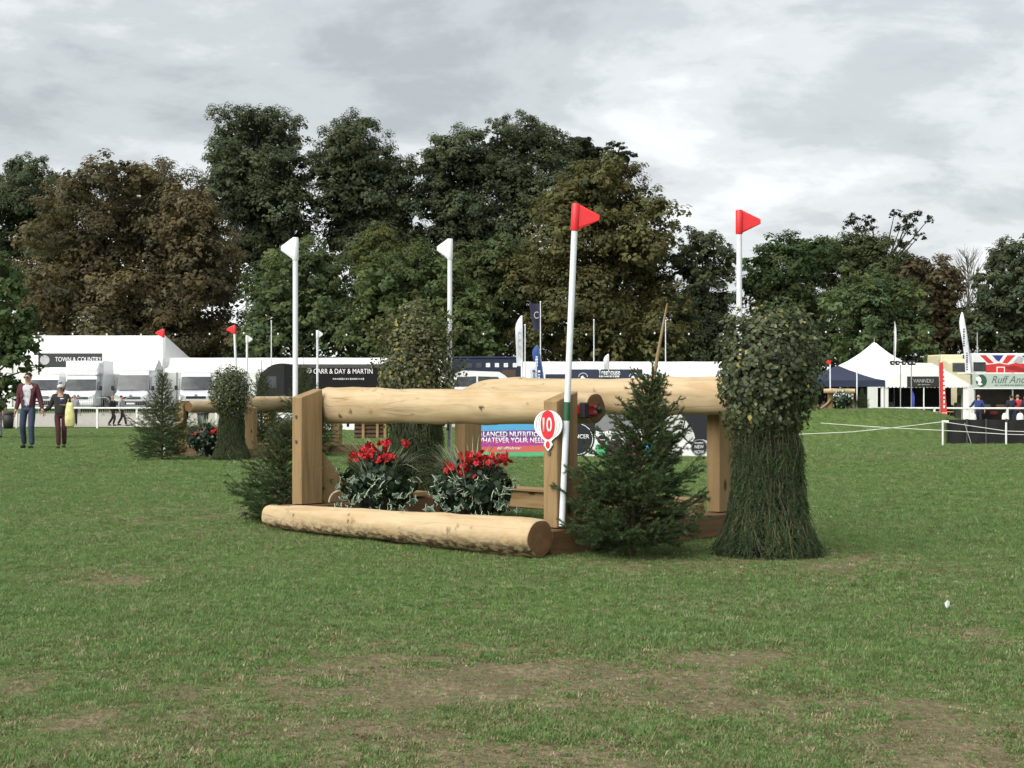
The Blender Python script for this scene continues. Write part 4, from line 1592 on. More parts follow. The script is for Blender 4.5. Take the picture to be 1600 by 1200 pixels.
def bloom_mesh(var):
    r = np.random.default_rng(400 + var)
    mb = MB()
    for k in range(9):
        a = 6.283 * k / 5 + r.normal() * 0.2
        el = 0.15 if k < 5 else 0.75
        L = 1.0 if k < 5 else 0.62
        d = Vector((math.cos(a) * math.cos(el), math.sin(a) * math.cos(el), math.sin(el)))
        s = Vector((-math.sin(a), math.cos(a), 0)) * 0.46 * L
        u = Vector((0, 0, 0.12))
        mb.add([Vector((0, 0, 0)), d * L * 0.55 + s - u * 0.3, d * L - u + s * 0.35, d * L - u - s * 0.35, d * L * 0.55 - s - u * 0.3, d * L * 0.55 + u],
               [(0, 1, 5), (1, 2, 5), (2, 3, 5), (3, 4, 5), (4, 0, 5)])
    me = mb.mesh('bloom')
    me.materials.append(PETAL)
    return me


IVY = [ivy_mesh(k) for k in range(3)]
BLOOM = [bloom_mesh(k) for k in range(3)]
blade_leaf = attr_mat('planter_leaf', 0.45, 0.2, 0.4)


def planter(label, loc, seed, fl, gr_dir, nb=44, nivy=80, scale=1.0, detail=True, petal=None):
    """fl: bloom cluster centres (x, z, spread); gr_dir: sides where the pale grass leans"""
    r = np.random.default_rng(seed)
    root = thing('flower_display', label, 'flowers', loc, 0, None, scale)
    MB().lathe([(0.0, 0.0), (0.16, 0.0), (0.20, 0.20), (0.21, 0.22), (0.19, 0.22), (0.18, 0.17), (0, 0.17)], 16).build('pot', POT, root)
    # dark broad leaves
    n = 1200
    d = unit(n, r)
    P = d * (r.uniform(0.4, 1, n) ** 0.5)[:, None] * np.array([0.37, 0.28, 0.30]) + np.array([0, 0, 0.33])
    N = d + 0.6 * unit(n, r)
    N /= np.linalg.norm(N, axis=1, keepdims=True)
    C = np.array([0.022, 0.045, 0.022]) * r.normal(1, 0.25, (n, 1))
    V, F, C = leaf_quads(P, N, r.uniform(0.05, 0.10, n), np.clip(C, 0.005, 1), r, 0.7)
    link('foliage', np_mesh('foliage', V, F, C), root, mats=[blade_leaf], kind='stuff')
    # arching pale grass
    VV, FF, CC = [], [], []
    for k in range(240):
        a = gr_dir[k % len(gr_dir)] + r.normal() * 0.55
        L = r.uniform(0.34, 0.62)
        w = r.uniform(0.0035, 0.0065)
        hd = np.array([math.cos(a), math.sin(a) * 0.6, 0]); sd = np.array([-math.sin(a), math.cos(a), 0.1])
        base = np.array([hd[0] * 0.16, hd[1] * 0.12 - 0.14, r.uniform(0.34, 0.46)])
        el = r.uniform(0.35, 1.25)
        c = np.array([0.34, 0.39, 0.26]) * r.uniform(0.45, 1.25) if r.uniform() < 0.75 else np.array([0.12, 0.17, 0.07])
        pts = [base + hd * L * g * math.cos(el) + np.array([0, 0, L * (g * math.sin(el) * 1.1 - 0.42 * g ** 2.4)]) for g in np.linspace(0, 1, 6)]
        for q, p in enumerate(pts):
            ww = w * (1 - 0.8 * (q / 5) ** 2)
            VV += [p - sd * ww, p + sd * ww]
            CC += [c, c]
        o = k * 12
        FF += [(o + 2 * q, o + 2 * q + 1, o + 2 * q + 3, o + 2 * q + 2) for q in range(5)]
    link('ornamental_grass', np_mesh('ornamental_grass', np.array(VV), np.array(FF), np.array(CC)), root, mats=[blade_leaf], kind='stuff')
    # blooms in heads
    for k in range(nb):
        cx, cz, spd = fl[k % len(fl)]
        x = cx + r.normal() * spd; z = cz + r.normal() * spd * 0.62
        y = -0.20 + r.uniform(-0.05, 0.07) + 0.25 * abs(x) * 0.4
        o = link('bloom', BLOOM[k % 3], root, (x, y, z), (R(70) + r.normal() * 0.35, r.normal() * 0.35, r.uniform(0, 6.28)))
        s = r.uniform(0.022, 0.040)
        o.scale = (s, s, s)
    for k in range(nivy):
        x = r.uniform(-0.40, 0.42); z = -0.02 + 0.48 * r.uniform() ** 1.3
        z -= 0.10 * (abs(x) / 0.4) ** 2 * r.uniform()
        y = -0.33 + 0.10 * r.uniform() + 0.45 * x * x
        o = link('ivy_leaf', IVY[k % 3], root, (x, y, max(-0.04, z)), (R(62) + r.normal() * 0.38, r.normal() * 0.4, R(180) * 0 + r.normal() * 0.8))
        s = r.uniform(0.036, 0.068)
        o.scale = (s, s, s)
    return root


q1 = at(592, 790, 15.3)
q2 = at(737, 800, 14.45)
planter('red begonias, pale grass and ivy, the left of the two flower displays', (q1.x, q1.y, 0.12), 31,
        [(-0.13, 0.62, 0.055), (-0.02, 0.66, 0.05), (-0.05, 0.56, 0.05), (0.08, 0.69, 0.03), (0.12, 0.55, 0.04), (0.26, 0.70, 0.02), (-0.22, 0.58, 0.03)], [math.pi * 1.02, math.pi * 0.95, 0.2, 1.7, math.pi * 1.0], 85, 75)
planter('red begonias with trailing cream-edged ivy, the display nearer the number sign', (q2.x, q2.y, 0.10), 35,
        [(-0.16, 0.55, 0.045), (-0.04, 0.62, 0.05), (0.06, 0.64, 0.05), (0.12, 0.58, 0.04), (0.27, 0.60, 0.04), (-0.08, 0.50, 0.04)], [math.pi * 0.85, math.pi * 0.75, math.pi * 0.9, 0.9], 90, 85)
# far jump's flowers
xf = (320 - 800) / FPX * 30.0
planter('small bed of red flowers under the rail of the far jump', (xf, 30.0, gz(xf, 30) + 0.05), 51, [(-0.2, 0.42, 0.06), (0.0, 0.46, 0.08), (0.2, 0.44, 0.06), (0.28, 0.5, 0.04)], [1.6], 40, 36, 0.95)

# ================================================================== SHOW GROUND BEHIND THE FIELD
def gp(px, Y):
    x = (px - 800) / FPX * Y
    return Vector((x, Y, gz(x, Y)))


def zz_(py, Y):
    return EYE - (py - HOR) / FPX * Y


CANVAS = M('white_canvas', (0.80, 0.80, 0.79), 0.75, var=0.04, scale=0.8)
CANVAS_W = M('white_canvas_wall', (0.74, 0.74, 0.72), 0.8, var=0.05, scale=0.6)  # same canvas, a little darker: shadow on the walls put into the colour
NAVY = M('navy_canvas', (0.020, 0.026, 0.060), 0.75, var=0.15)
BLACK = M('black_gloss', (0.006, 0.006, 0.007), 0.5, var=0.3, spec=0.2)
BLACKM = M('black_mesh', (0.010, 0.010, 0.011), 0.85, var=0.3, scale=2)
STEELP = M('galvanised', (0.42, 0.43, 0.44), 0.45, 0.6)
WOODR = M('white_rail_paint', (0.78, 0.78, 0.76), 0.55, var=0.05)
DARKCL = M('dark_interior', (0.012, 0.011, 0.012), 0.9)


def marquee(label, x0, x1, Y, depth, z_eave, z_ridge, bays, hip=0.0, sag=0.02):
    """frame tent with its ridge parallel to the front; each canvas bay is a piece"""
    xm = (x0 + x1) / 2
    g = gz(xm, Y)
    root = thing('marquee', label, 'marquee', (xm, Y, g), 0, 'white marquees')
    he, hr = z_eave - g, z_ridge - g
    a, b = x0 - xm, x1 - xm
    W = (b - a) / bays
    n = 5
    for k in range(bays):
        u0, u1 = a + k * W + 0.012, a + (k + 1) * W - 0.012
        r0 = max(u0, a + hip) if k == 0 else u0
        r1 = min(u1, b - hip) if k == bays - 1 else u1
        for side in (0, 1):
            vs = []; fs = []
            for i in range(n + 1):
                f = i / n
                y = depth / 2 * f if side == 0 else depth - depth / 2 * f
                z = he + (hr - he) * f - sag * math.sin(math.pi * f) * 0.6
                for j in range(n + 1):
                    q = j / n
                    xx_ = (u0 + (r0 - u0) * f) * (1 - q) + (u1 + (r1 - u1) * f) * q
                    vs.append((xx_, y, z - 0.015 * math.sin(math.pi * q)))
            for i in range(n):
                for j in range(n):
                    o = i * (n + 1) + j
                    fs.append((o, o + 1, o + n + 2, o + n + 1))
            MB().add(vs, fs, 0).build('roof_panel', CANVAS, root)
        MB().box(((u0 + u1) / 2, 0.03, he / 2), (u1 - u0, 0.03, he - 0.02)).build('wall_panel', CANVAS_W, root)
    for s, xx_ in ((-1, a), (1, b)):
        if hip:
            xr = a + hip if s < 0 else b - hip
            MB().add([(xx_, 0, he), (xx_, depth, he), (xr, depth / 2, hr)], [(0, 1, 2)]).build('gable_panel', CANVAS, root)
        else:
            MB().prism([(0.02, he), (depth - 0.02, he), (depth / 2, hr - 0.04)], 'x', xx_ - 0.02, xx_ + 0.02).build('gable_panel', CANVAS, root)
        MB().box((xx_, depth / 2, he / 2), (0.03, depth - 0.06, he - 0.02)).build('wall_panel', CANVAS_W, root)
    for k in range(bays + 1):
        MB().tube([(a + k * W, -0.02, 0), (a + k * W, -0.02, he)], 0.045, 6).build('leg', STEELP, root)
    return root


def xw(px, Y):
    return (px - 800) / FPX * Y


mq = marquee('tall white marquee with a dark name banner behind the box lorry', xw(-60, 112), xw(258, 112), 112, 11, zz_(566, 112), zz_(521, 112), 4, 1.2)
marquee('low white tent directly behind the parked vans', xw(72, 107.5), xw(238, 107.5), 107.5, 4, zz_(585, 107.5), zz_(560, 107.5), 2)
marquee('long low white marquee behind the black lorry', xw(214, 111), xw(712, 111), 111, 7, zz_(582, 111), zz_(558, 111), 8)
marquee('long white marquee behind the navy banner in the middle', xw(752, 106), xw(1140, 106), 106, 8, zz_(594, 106), zz_(564, 106), 7)
# dark name banner on the tall marquee
Yb = 106.8
bn = thing('name_banner', 'dark banner with white lettering on the tall left marquee', 'banner', (xw(110, Yb), Yb, zz_(563, Yb)))
w = 50 * Yb / FPX; h = 11 * Yb / FPX
MB().box((0, 0, 0), (2 * w, 0.03, 2 * h)).build('board', M('dark_banner', (0.03, 0.032, 0.036), 0.7), bn)
lettering('letters', 'TOWN & COUNTRY', bn, WHITEP, (0.25 * w, -0.016, 0.15 * h), 0.30, 1.45 * w)
MB().prism(disc(-0.80 * w, 0.05 * h, 0.30 * w * 0.5, 18), 'y', -0.022, -0.016).build('crest', GREYP, bn)
for sx in (-1, 1):
    MB().tube([(sx * (w - 0.05), 0.06, gz(xw(110, Yb), Yb) - zz_(563, Yb)), (sx * (w - 0.05), 0.06, h)], 0.03, 6).build('banner_pole', STEELP, bn)

# ------------------------------------------------------------------ vans and lorries (facing the camera)
VWHITE = M('white_van_paint', (0.72, 0.73, 0.75), 0.30, var=0.04)
VGREY = M('grey_van_paint', (0.60, 0.63, 0.68), 0.32, var=0.04)
SCREEN = glass_mat('windscreen', (0.045, 0.05, 0.055), 0.25)
TRIM = M('black_trim', (0.012, 0.012, 0.013), 0.55)
TYRE = M('tyre', (0.015, 0.015, 0.015), 0.85)
RIM = M('wheel_rim', (0.35, 0.36, 0.37), 0.35, 0.7)
LAMP = M('headlamp', (0.55, 0.57, 0.60), 0.12, 0.2, var=0.2)


def rsec(hw, z0, z1, y, c=0.12, tum=0.0):
    """rounded-rectangle cross-section; tum narrows the top"""
    o = []
    pts = [(-hw, z0 + c, -hw + c, z0), (hw - c, z0, hw, z0 + c), (hw - tum, z1 - c, hw - c - tum, z1), (-hw + c + tum, z1, -hw + tum, z1 - c)]
    for (x0, za, x1, zb) in pts:
        o.append((x0, y, za))
        cxm = (x0 + x1) / 2; czm = (za + zb) / 2
        kx = x0 if abs(x0) > abs(x1) else x1
        kz = za if (abs(za - (z0 + z1) / 2) > abs(zb - (z0 + z1) / 2)) else zb
        o.append((cxm * 0.55 + kx * 0.45, y, czm * 0.55 + kz * 0.45))
        o.append((x1, y, zb))
    return o


def loft(secs, sm=True):
    n = len(secs[0])
    vs = [p for s in secs for p in s]
    fs = []
    for i in range(len(secs) - 1):
        for k in range(n):
            k2 = (k + 1) % n
            fs.append((i * n + k, i * n + k2, (i + 1) * n + k2, (i + 1) * n + k))
    fs.append(tuple(range(n)))
    fs.append(tuple((len(secs) - 1) * n + k for k in reversed(range(n))))
    return vs, fs


def wheel(parent, x, y, r=0.34, w=0.22):
    m = MB()
    m.tube([(-w / 2, 0, 0), (-w / 2 + 0.03, 0, 0), (w / 2 - 0.03, 0, 0), (w / 2, 0, 0)], [r * 0.9, r, r, r * 0.9], 20)
    tyre = m.build('wheel', TYRE, parent, (x, y, r))
    MB().tube([(-w / 2 - 0.012, 0, 0), (w / 2 + 0.012, 0, 0)], r * 0.6, 14).build('rim', RIM, tyre)


def van(label, px, Y, paint, hw=1.0, H=2.55, box=None, rotz=0.0, plate_txt=False):
    p = gp(px, Y)
    root = thing('parked_van' if not box else 'box_lorry', label, 'van' if not box else 'lorry', p, rotz, 'vehicles parked behind the left rail')
    roof = H if not box else 2.35
    secs = [rsec(hw * 0.86, 0.32, 0.92, 0.0, 0.10), rsec(hw * 0.96, 0.30, 1.02, 0.10, 0.12), rsec(hw, 0.28, 1.14, 0.35, 0.12, 0.05), rsec(hw, 0.28, 1.27, 0.85, 0.10, 0.08),
            rsec(hw, 0.28, roof - 0.35, 1.52, 0.14, 0.12), rsec(hw, 0.28, roof - 0.08, 1.78, 0.16, 0.13), rsec(hw, 0.28, roof, 2.2, 0.16, 0.12), rsec(hw, 0.28, roof, 2.5 if box else 5.6, 0.16, 0.12)]
    vs, fs = loft(secs)
    MB().add(vs, fs, 0).build('body', paint, root)
    # windscreen plate lying on the sloping front
    n = 6
    vs = []; fs = []
    for i in range(n + 1):
        f = i / n
        y = 0.90 + (1.54 - 0.90) * f
        z = 1.31 + (roof - 0.36 - 1.31) * f
        for j in range(n + 1):
            q = j / n * 2 - 1
            vs.append((q * hw * (0.90 - 0.05 * f), y - 0.045 - 0.05 * (1 - q * q), z + 0.03))
    for i in range(n):
        for j in range(n):
            o = i * (n + 1) + j
            fs.append((o, o + 1, o + n + 2, o + n + 1))
    MB().add(vs, fs, 0, True).build('windscreen', SCREEN, root)
    MB().tube([(-hw * 0.75, 0.84, 1.33), (0.05, 0.80, 1.36)], 0.013, 5).build('wiper', TRIM, root)
    MB().box((0, -0.01, 0.86), (hw * 1.15, 0.05, 0.16), ch=0.02).build('grille', TRIM, root)
    MB().box((0, -0.03, 0.52), (hw * 1.78, 0.10, 0.26), ch=0.05).build('bumper', TRIM if not box else paint, root)
    MB().prism(disc(0, 0.99, 0.085, 16), 'y', 0.0, 0.03).build('badge', RIM, root)
    for s in (-1, 1):
        MB().prism([(s * hw * 0.60, 0.80), (s * hw * 0.90, 0.84), (s * hw * 0.93, 1.08), (s * hw * 0.64, 0.96)], 'y', -0.005, 0.12).build('headlight', LAMP, root)
        MB().box((s * (hw + 0.17), 0.95, 1.46), (0.20, 0.10, 0.30), ch=0.04).box((s * (hw + 0.06), 1.0, 1.36), (0.14, 0.05, 0.05)).build('wing_mirror', TRIM, root)
        MB().prism([(1.05, 1.35), (1.9, 1.35), (1.9, roof - 0.45), (1.55, roof - 0.5)], 'x', s * (hw - 0.03), s * (hw - 0.03) + 0.03).build('side_window', SCREEN, root)
        wheel(root, s * (hw - 0.14), 0.75)
        wheel(root, s * (hw - 0.14), 4.5)
    MB().box((0, -0.085, 0.50), (0.52, 0.015, 0.11)).build('number_plate', WHITEP, root)
    if box:
        bw, bh, bl = box
        MB().box((0, 2.6 + bl / 2, 0.85 + bh / 2), (bw * 2, bl, bh), ch=0.05).build('box_body', paint, root)
        # rounded fairing over the cab
        vs, fs = loft([rsec(bw * 0.80, roof - 0.06, roof + 0.30, 1.72, 0.12, 0.05), rsec(bw * 0.92, roof - 0.06, 0.85 + bh - 0.16, 2.0, 0.2, 0.05), rsec(bw * 0.97, roof - 0.06, 0.85 + bh - 0.03, 2.58, 0.2, 0.03)])
        MB().add(vs, fs).build('roof_fairing', paint, root)
    return root


VY = 100.0
van('white box lorry parked left of the vans', 122, VY, VWHITE, 1.06, box=(1.18, 2.35, 4.5), rotz=R(6))
van('pale grey van parked right of the white box lorry', 204, VY + 0.4, VGREY, 1.08, 2.62, rotz=R(5))
van('white van parked behind the far jump rail', 306, VY + 1.0, VGREY, 1.08, 2.5, rotz=R(10))
van('white van half hidden behind the walking man', 62, VY + 1.6, VWHITE, 1.0, 2.3, rotz=R(4))

# black show lorry with white name
Yl = 98.0
lp = gp(505, Yl)
lor = thing('show_lorry', 'black exhibition lorry with white name behind the left post', 'lorry', lp)
zb = lp.z
hx = (610 - 445) / 2 * Yl / FPX
xo = xw(527, Yl) - lp.x
ztop = zz_(569, Yl) - zb
MB().box((xo, 1.25, (ztop + 0.9) / 2), (2 * hx, 2.5, ztop - 0.9), ch=0.05).build('trailer_body', BLACK, lor)
MB().box((xo + 0.2, -0.01, ztop - 0.12), (2 * hx - 1.2, 0.06, 0.24), ch=0.02).build('roof_trim', M('dark_grey_trim', (0.05, 0.05, 0.052), 0.4), lor)
prof = [(xo - hx - 1.75, 0.6), (xo - hx - 0.02, 0.6), (xo - hx - 0.02, ztop + 0.05), (xo - hx - 0.25, ztop + 0.05)]
for k in range(9):
    a = math.pi / 2 * k / 8
    prof.append((xo - hx - 0.25 - 1.45 * math.sin(a), 1.55 + (ztop - 1.5) * math.cos(a)))
MB().prism(prof, 'y', 0.15, 2.45).build('cab', M('black_cab', (0.014, 0.015, 0.016), 0.42, spec=0.3), lor)
MB().prism([(xo - hx - 1.45, 1.55), (xo - hx - 0.5, 1.55), (xo - hx - 0.5, 2.25), (xo - hx - 1.1, 2.25)], 'y', 0.12, 0.15).build('cab_window', SCREEN, lor)
MB().box((xo - hx - 1.2, 0.05, 1.75), (0.35, 0.10, 0.28), ch=0.04).build('wing_mirror', TRIM, lor)
for u in (-1.2, 1.6, 4.6, 5.8):
    wheel(lor, xo - hx + u, 0.35, 0.46, 0.26)
lettering('name_lettering', 'CARR & DAY & MARTIN', lor, WHITEP, (xw(536, Yl) - lp.x, -0.006, zz_(580, Yl) - zb), 0.30, 92 * Yl / FPX)
marks('small_print', lor, GREYP, xw(545, Yl) - lp.x, zz_(592, Yl) - zb, 50 * Yl / FPX, 0.13, 15, -0.003)
MB().prism(disc(xw(483, Yl) - lp.x, zz_(579, Yl) - zb, 0.17, 14), 'y', -0.012, -0.004).build('crest', GREYP, lor)

# navy horse lorry with little lit windows, and white car before it
Yn = 101.0
np_ = gp(760, Yn)
nl = thing('navy_lorry', 'navy horsebox lorry with a row of small windows behind the second white flag', 'lorry', np_)
zb = np_.z
hx = 54 * Yn / FPX
zt = zz_(559, Yn) - zb
NAVYG = M('navy_gloss', (0.012, 0.018, 0.045), 0.35, var=0.1)
MB().box((0, 1.3, (zt + 0.8) / 2), (2 * hx, 2.6, zt - 0.8), ch=0.06).build('box_body', NAVYG, nl)
MB().box((0, 1.3, zt + 0.03), (2 * hx + 0.1, 2.7, 0.08), ch=0.02).build('roof_edge', M('navy_trim', (0.03, 0.04, 0.09), 0.4), nl)
for px in (762.5, 776.5, 790.5, 804.5):
    x = xw(px, Yn) - np_.x; z = zz_(570.5, Yn) - zb
    f = MB().box((x, -0.012, z), (0.26, 0.02, 0.26)).build('window', WHITEP, nl)
    for d_ in (-0.055, 0.055):
        MB().box((x + d_, -0.024, z), (0.075, 0.006, 0.20)).build('pane', M('pale_pane', (0.62, 0.66, 0.70), 0.2), f)
for px in (733, 748):
    MB().box((xw(px, Yn) - np_.x, -0.012, zz_(571, Yn) - zb), (0.34, 0.02, 0.3)).build('window', SCREEN, nl)
MB().box((xw(795, Yn) - np_.x, -0.02, zz_(584, Yn) - zb), (0.9, 0.03, 0.5)).build('brown_panel', M('brown_panel', (0.075, 0.05, 0.03), 0.7), nl)
for u in (-1.5, 1.4):
    wheel(nl, u, 0.3, 0.42, 0.25)
Yc = 97.0
cp_ = gp(752, Yc)
car = thing('parked_car', 'white car with curved roof parked before the navy lorry', 'car', cp_)
zb = cp_.z; s = Yc / FPX
def cz(py): return zz_(py, Yc) - zb
pr = [(-52 * s, 0.35), (52 * s, 0.35), (52 * s, cz(606)), (48 * s, cz(596)), (36 * s, cz(586)), (28 * s, cz(581)), (-30 * s, cz(579)), (-40 * s, cz(583)), (-48 * s, cz(596)), (-52 * s, cz(606))]
MB().prism(pr, 'y', 0, 1.9).build('body', VWHITE, car)
MB().prism([(-44 * s, cz(604)), (-37 * s, cz(589)), (-8 * s, cz(588)), (-8 * s, cz(604))], 'y', -0.02, 0.0).build('side_window', SCREEN, car)
MB().prism([(-5 * s, cz(604)), (-5 * s, cz(588)), (26 * s, cz(589)), (38 * s, cz(604))], 'y', -0.02, 0.0).build('side_window', SCREEN, car)
for u in (-34 * s, 34 * s):
    wheel(car, u, 0.12, 0.33)
MB().box((-52 * s, 0.3, cz(612)), (0.08, 0.3, 0.12), ch=0.02).build('headlight', LAMP, car)

# ------------------------------------------------------------------ rails and barriers
def rail(label, pxs, Y, Y1=None, h=1.05, group='white rails round the field'):
    Y1 = Y1 or Y
    n = len(pxs)
    P = []
    for k, px in enumerate(pxs):
        yv = Y + (Y1 - Y) * k / (n - 1)
        P.append(gp(px, yv))
    root = thing('rail_fence', label, 'fence', P[0], 0, group)
    for k, p in enumerate(P):
        q = p - P[0]
        MB().box((q.x, q.y, q.z + h / 2 - 0.03), (0.10, 0.10, h), ch=0.012).build('post', WOODR, root)
    for k in range(n - 1):
        a = P[k] - P[0]; b = P[k + 1] - P[0]
        d = (b - a).normalized()
        m = (a + b) / 2
        y = Vector((0, 0, 1)).cross(d).normalized()
        rot = Matrix((d, y, d.cross(y))).transposed()
        MB().box((0, 0, 0), ((b - a).length - 0.02, 0.13, 0.09), ch=0.02).build('rail', WOODR, root, m + Vector((0, 0, h)), rot)
    return root


rail('white running rail behind the walking couple on the left', [-60, 26, 88, 152, 214, 276, 338, 400], 83)
rail('white running rail in front of the stalls on the right', [1365, 1412, 1460, 1516, 1574, 1632], 79)
# crowd barriers
BAR = M('barrier_steel', (0.38, 0.39, 0.40), 0.4, 0.7)
for px, lab in ((143, 'steel crowd barrier in front of the white box lorry'), (222, 'steel crowd barrier in front of the pale grey van'), (88, 'steel crowd barrier behind the walking couple')):
    p = gp(px, 95)
    root = thing('crowd_barrier', lab, 'barrier', p, 0, 'steel crowd barriers')
    L, H = 1.05, 1.1
    fr = [(-L, 0, 0.18), (-L, 0, H - 0.15), (-L + 0.15, 0, H), (L - 0.15, 0, H), (L, 0, H - 0.15), (L, 0, 0.18), (-L, 0, 0.18)]
    MB().tube(fr, 0.022, 6).build('frame', BAR, root)
    for k in range(1, 16):
        x = -L + 2 * L * k / 16
        MB().tube([(x, 0, 0.18), (x, 0, H)], 0.009, 4).build('bar', BAR, root)
    for s in (-0.7, 0.7):
        MB().tube([(s, -0.3, 0.02), (s, 0, 0.2), (s, 0.3, 0.02)], 0.018, 5).build('foot', BAR, root)
# bins
for px, Y, lab in ((13, 82, 'black bin at the left edge below the tree'), (317, 82, 'black bin seen under the far jump rail')):
    p = gp(px, Y)
    root = thing('litter_bin', lab, 'bin', p, 0, 'black bins')
    MB().lathe([(0, 0), (0.24, 0), (0.30, 0.78), (0.0, 0.78)], 14).build('bin_body', M('black_bin', (0.02, 0.021, 0.024), 0.6), root)
    MB().lathe([(0.33, 0.76), (0.34, 0.80), (0.31, 0.86), (0.0, 0.90)], 14).build('lid', M('black_bin', (0, 0, 0)), root)

# ------------------------------------------------------------------ advertising boards on the field
Ya = 30.4
s = Ya / FPX
def board(label, pxl, pxr, pyt, pyb, th=0.05, face=None):
    c = at((pxl + pxr) / 2, pyb, Ya)
    root = thing('advertising_board', label, 'sign board', c, 0, 'advertising boards behind the near jump')
    MB().box((0, th / 2, (pyb - pyt) * s / 2), ((pxr - pxl) * s, th, (pyb - pyt) * s), ch=0.004).build('panel', face or WHITEP, root)
    for sx in (-1, 1):
        MB().box((sx * (pxr - pxl) * s * 0.4, th + 0.02, (pyb - pyt) * s / 2 - 0.02), (0.05, 0.04, (pyb - pyt) * s + 0.04)).build('support', STEELP, root)
    def L(px, py):
        return ((px - (pxl + pxr) / 2) * s, (pyb - py) * s)
    return root, L


bd1, L1 = board('colourful board about balanced nutrition behind the near jump', 716, 892, 657, 716)
def pc(name, pts, mat, root, L, y=-0.001, th=0.003):
    return plate(name, [L(*p) for p in pts], root, mat, y, th)
PRINT = {k: M('print_' + k, c, 0.5, var=0.06) for k, c in dict(blue=(0.085, 0.36, 0.62), purple=(0.16, 0.045, 0.26), violet=(0.30, 0.04, 0.30), magenta=(0.42, 0.04, 0.28), coral=(0.55, 0.13, 0.09), green=(0.08, 0.42, 0.20), ink=(0.010, 0.012, 0.018), horse=(0.62, 0.62, 0.61), mist=(0.22, 0.22, 0.23), coralred=(0.60, 0.07, 0.05)).items()}
pc('stripe', [(716, 657.5), (892, 657.5), (892, 660), (716, 660)], PRINT['coral'], bd1, L1)
pc('stripe', [(716, 660.2), (892, 660.2), (892, 671), (716, 674)], PRINT['blue'], bd1, L1)
pc('stripe', [(716, 674.2), (892, 671.2), (892, 686), (716, 686)], PRINT['purple'], bd1, L1)
pc('stripe', [(716, 686.2), (892, 686.2), (892, 695), (716, 699)], PRINT['magenta'], bd1, L1)
pc('stripe', [(716, 699.2), (892, 695.2), (892, 706), (716, 707)], PRINT['coral'], bd1, L1)
pc('stripe', [(716, 707.2), (892, 706.2), (892, 715.8), (716, 715.8)], PRINT['green'], bd1, L1)
x_, z_ = L1(743, 678.5); lettering('headline', 'BALANCED NUTRITION', bd1, WHITEP, (x_, -0.0045, z_), 8.4 * s, 106 * s, align='LEFT', bold=0.02, depth=0.002)
x_, z_ = L1(744, 688); lettering('headline', 'WHATEVER YOUR NEEDS', bd1, WHITEP, (x_, -0.0045, z_), 8.4 * s, 113 * s, align='LEFT', bold=0.02, depth=0.002)
x_, z_ = L1(777, 700.3); lettering('hashtag', '#dandhbalancer', bd1, WHITEP, (x_, -0.0045, z_), 5.0 * s, 37 * s, align='LEFT', bold=0.01, shear=0.15, depth=0.002)

bd2, L2 = board('black and white board with a grey horse and feed bags', 893.5, 1110, 642, 714.5)
pc('dark_photo', [(894, 642.5), (1109.5, 642.5), (1109.5, 672), (1085, 700), (1060, 678), (1015, 668), (960, 676), (894, 680)], PRINT['ink'], bd2, L2)
pc('photo_mist', [(930, 645), (985, 650), (1000, 668), (950, 676), (930, 668)], PRINT['mist'], bd2, L2, -0.0045, 0.001)
hp = [(1008, 692), (1020, 672), (1034, 660), (1046, 650), (1058, 645), (1061, 640.5 + 4), (1064, 648), (1069, 654), (1077, 664), (1084, 676), (1086, 684), (1082, 690), (1075, 689), (1068, 680), (1060, 674), (1056, 684), (1060, 700), (1054, 714), (1000, 714)]
pc('horse_print', hp, PRINT['horse'], bd2, L2, -0.0050, 0.001)
pc('bridle', [(1070, 653), (1072, 653), (1066, 680), (1064, 680)], PRINT['ink'], bd2, L2, -0.0065, 0.001)
pc('bridle', [(1056, 668), (1079, 672), (1079, 674), (1056, 670)], PRINT['ink'], bd2, L2, -0.0065, 0.001)
pc('horse_eye', [(1063, 659), (1067, 658), (1068, 661), (1064, 662)], PRINT['ink'], bd2, L2, -0.0065, 0.001)
pc('foliage_print', [(1080, 650), (1105, 648), (1108, 690), (1092, 684)], PRINT['ink'], bd2, L2, -0.0052, 0.001)
def circ(px, py, r, n=30):
    return [(px + r * math.cos(6.2832 * k / n), py + r * math.sin(6.2832 * k / n)) for k in range(n)]
pc('round_badge', circ(902, 686, 27), PRINT['ink'], bd2, L2, -0.0045, 0.002)
def ring(px, py, r, w, a0=0, a1=6.2832, n=36):
    A = [(px + r * math.cos(a0 + (a1 - a0) * k / n), py + r * math.sin(a0 + (a1 - a0) * k / n)) for k in range(n + 1)]
    B = [(px + (r - w) * math.cos(a0 + (a1 - a0) * k / n), py + (r - w) * math.sin(a0 + (a1 - a0) * k / n)) for k in range(n + 1)]
    return A + B[::-1]
pc('badge_ring', ring(902, 686, 24.5, 1.0, -1.3, 2.2), WHITEP, bd2, L2, -0.007, 0.001)
x_, z_ = L2(921, 682); lettering('badge_lettering', 'BALANCER', bd2, WHITEP, (x_, -0.0075, z_), 6.5 * s, 42 * s, align='RIGHT', bold=0.02, depth=0.001)
for (x0, c) in ((931, 'green'), (952, 'violet'), (976, 'magenta'), (1002, 'blue'), (1026, 'coralred')):
    pc('feed_bag', [(x0, 673), (x0 + 5, 674.5), (x0 + 14, 674.5), (x0 + 19, 673), (x0 + 20, 713), (x0 - 1, 713)], WHITEP, bd2, L2, -0.0075, 0.002)
    pc('bag_band', [(x0 - 0.5, 695), (x0 + 19.6, 691), (x0 + 20, 712), (x0 - 1, 712)], PRINT[c], bd2, L2, -0.0098, 0.001)
    pc('bag_label', circ(x0 + 9.5, 687, 7.5, 20), PRINT['ink'], bd2, L2, -0.0110, 0.001)
    x_, z_ = L2(x0 + 9.5, 687); marks('bag_print', bd2, WHITEP, x_, z_, 10 * s, 2.2 * s, 7, -0.0122, 0.0006)
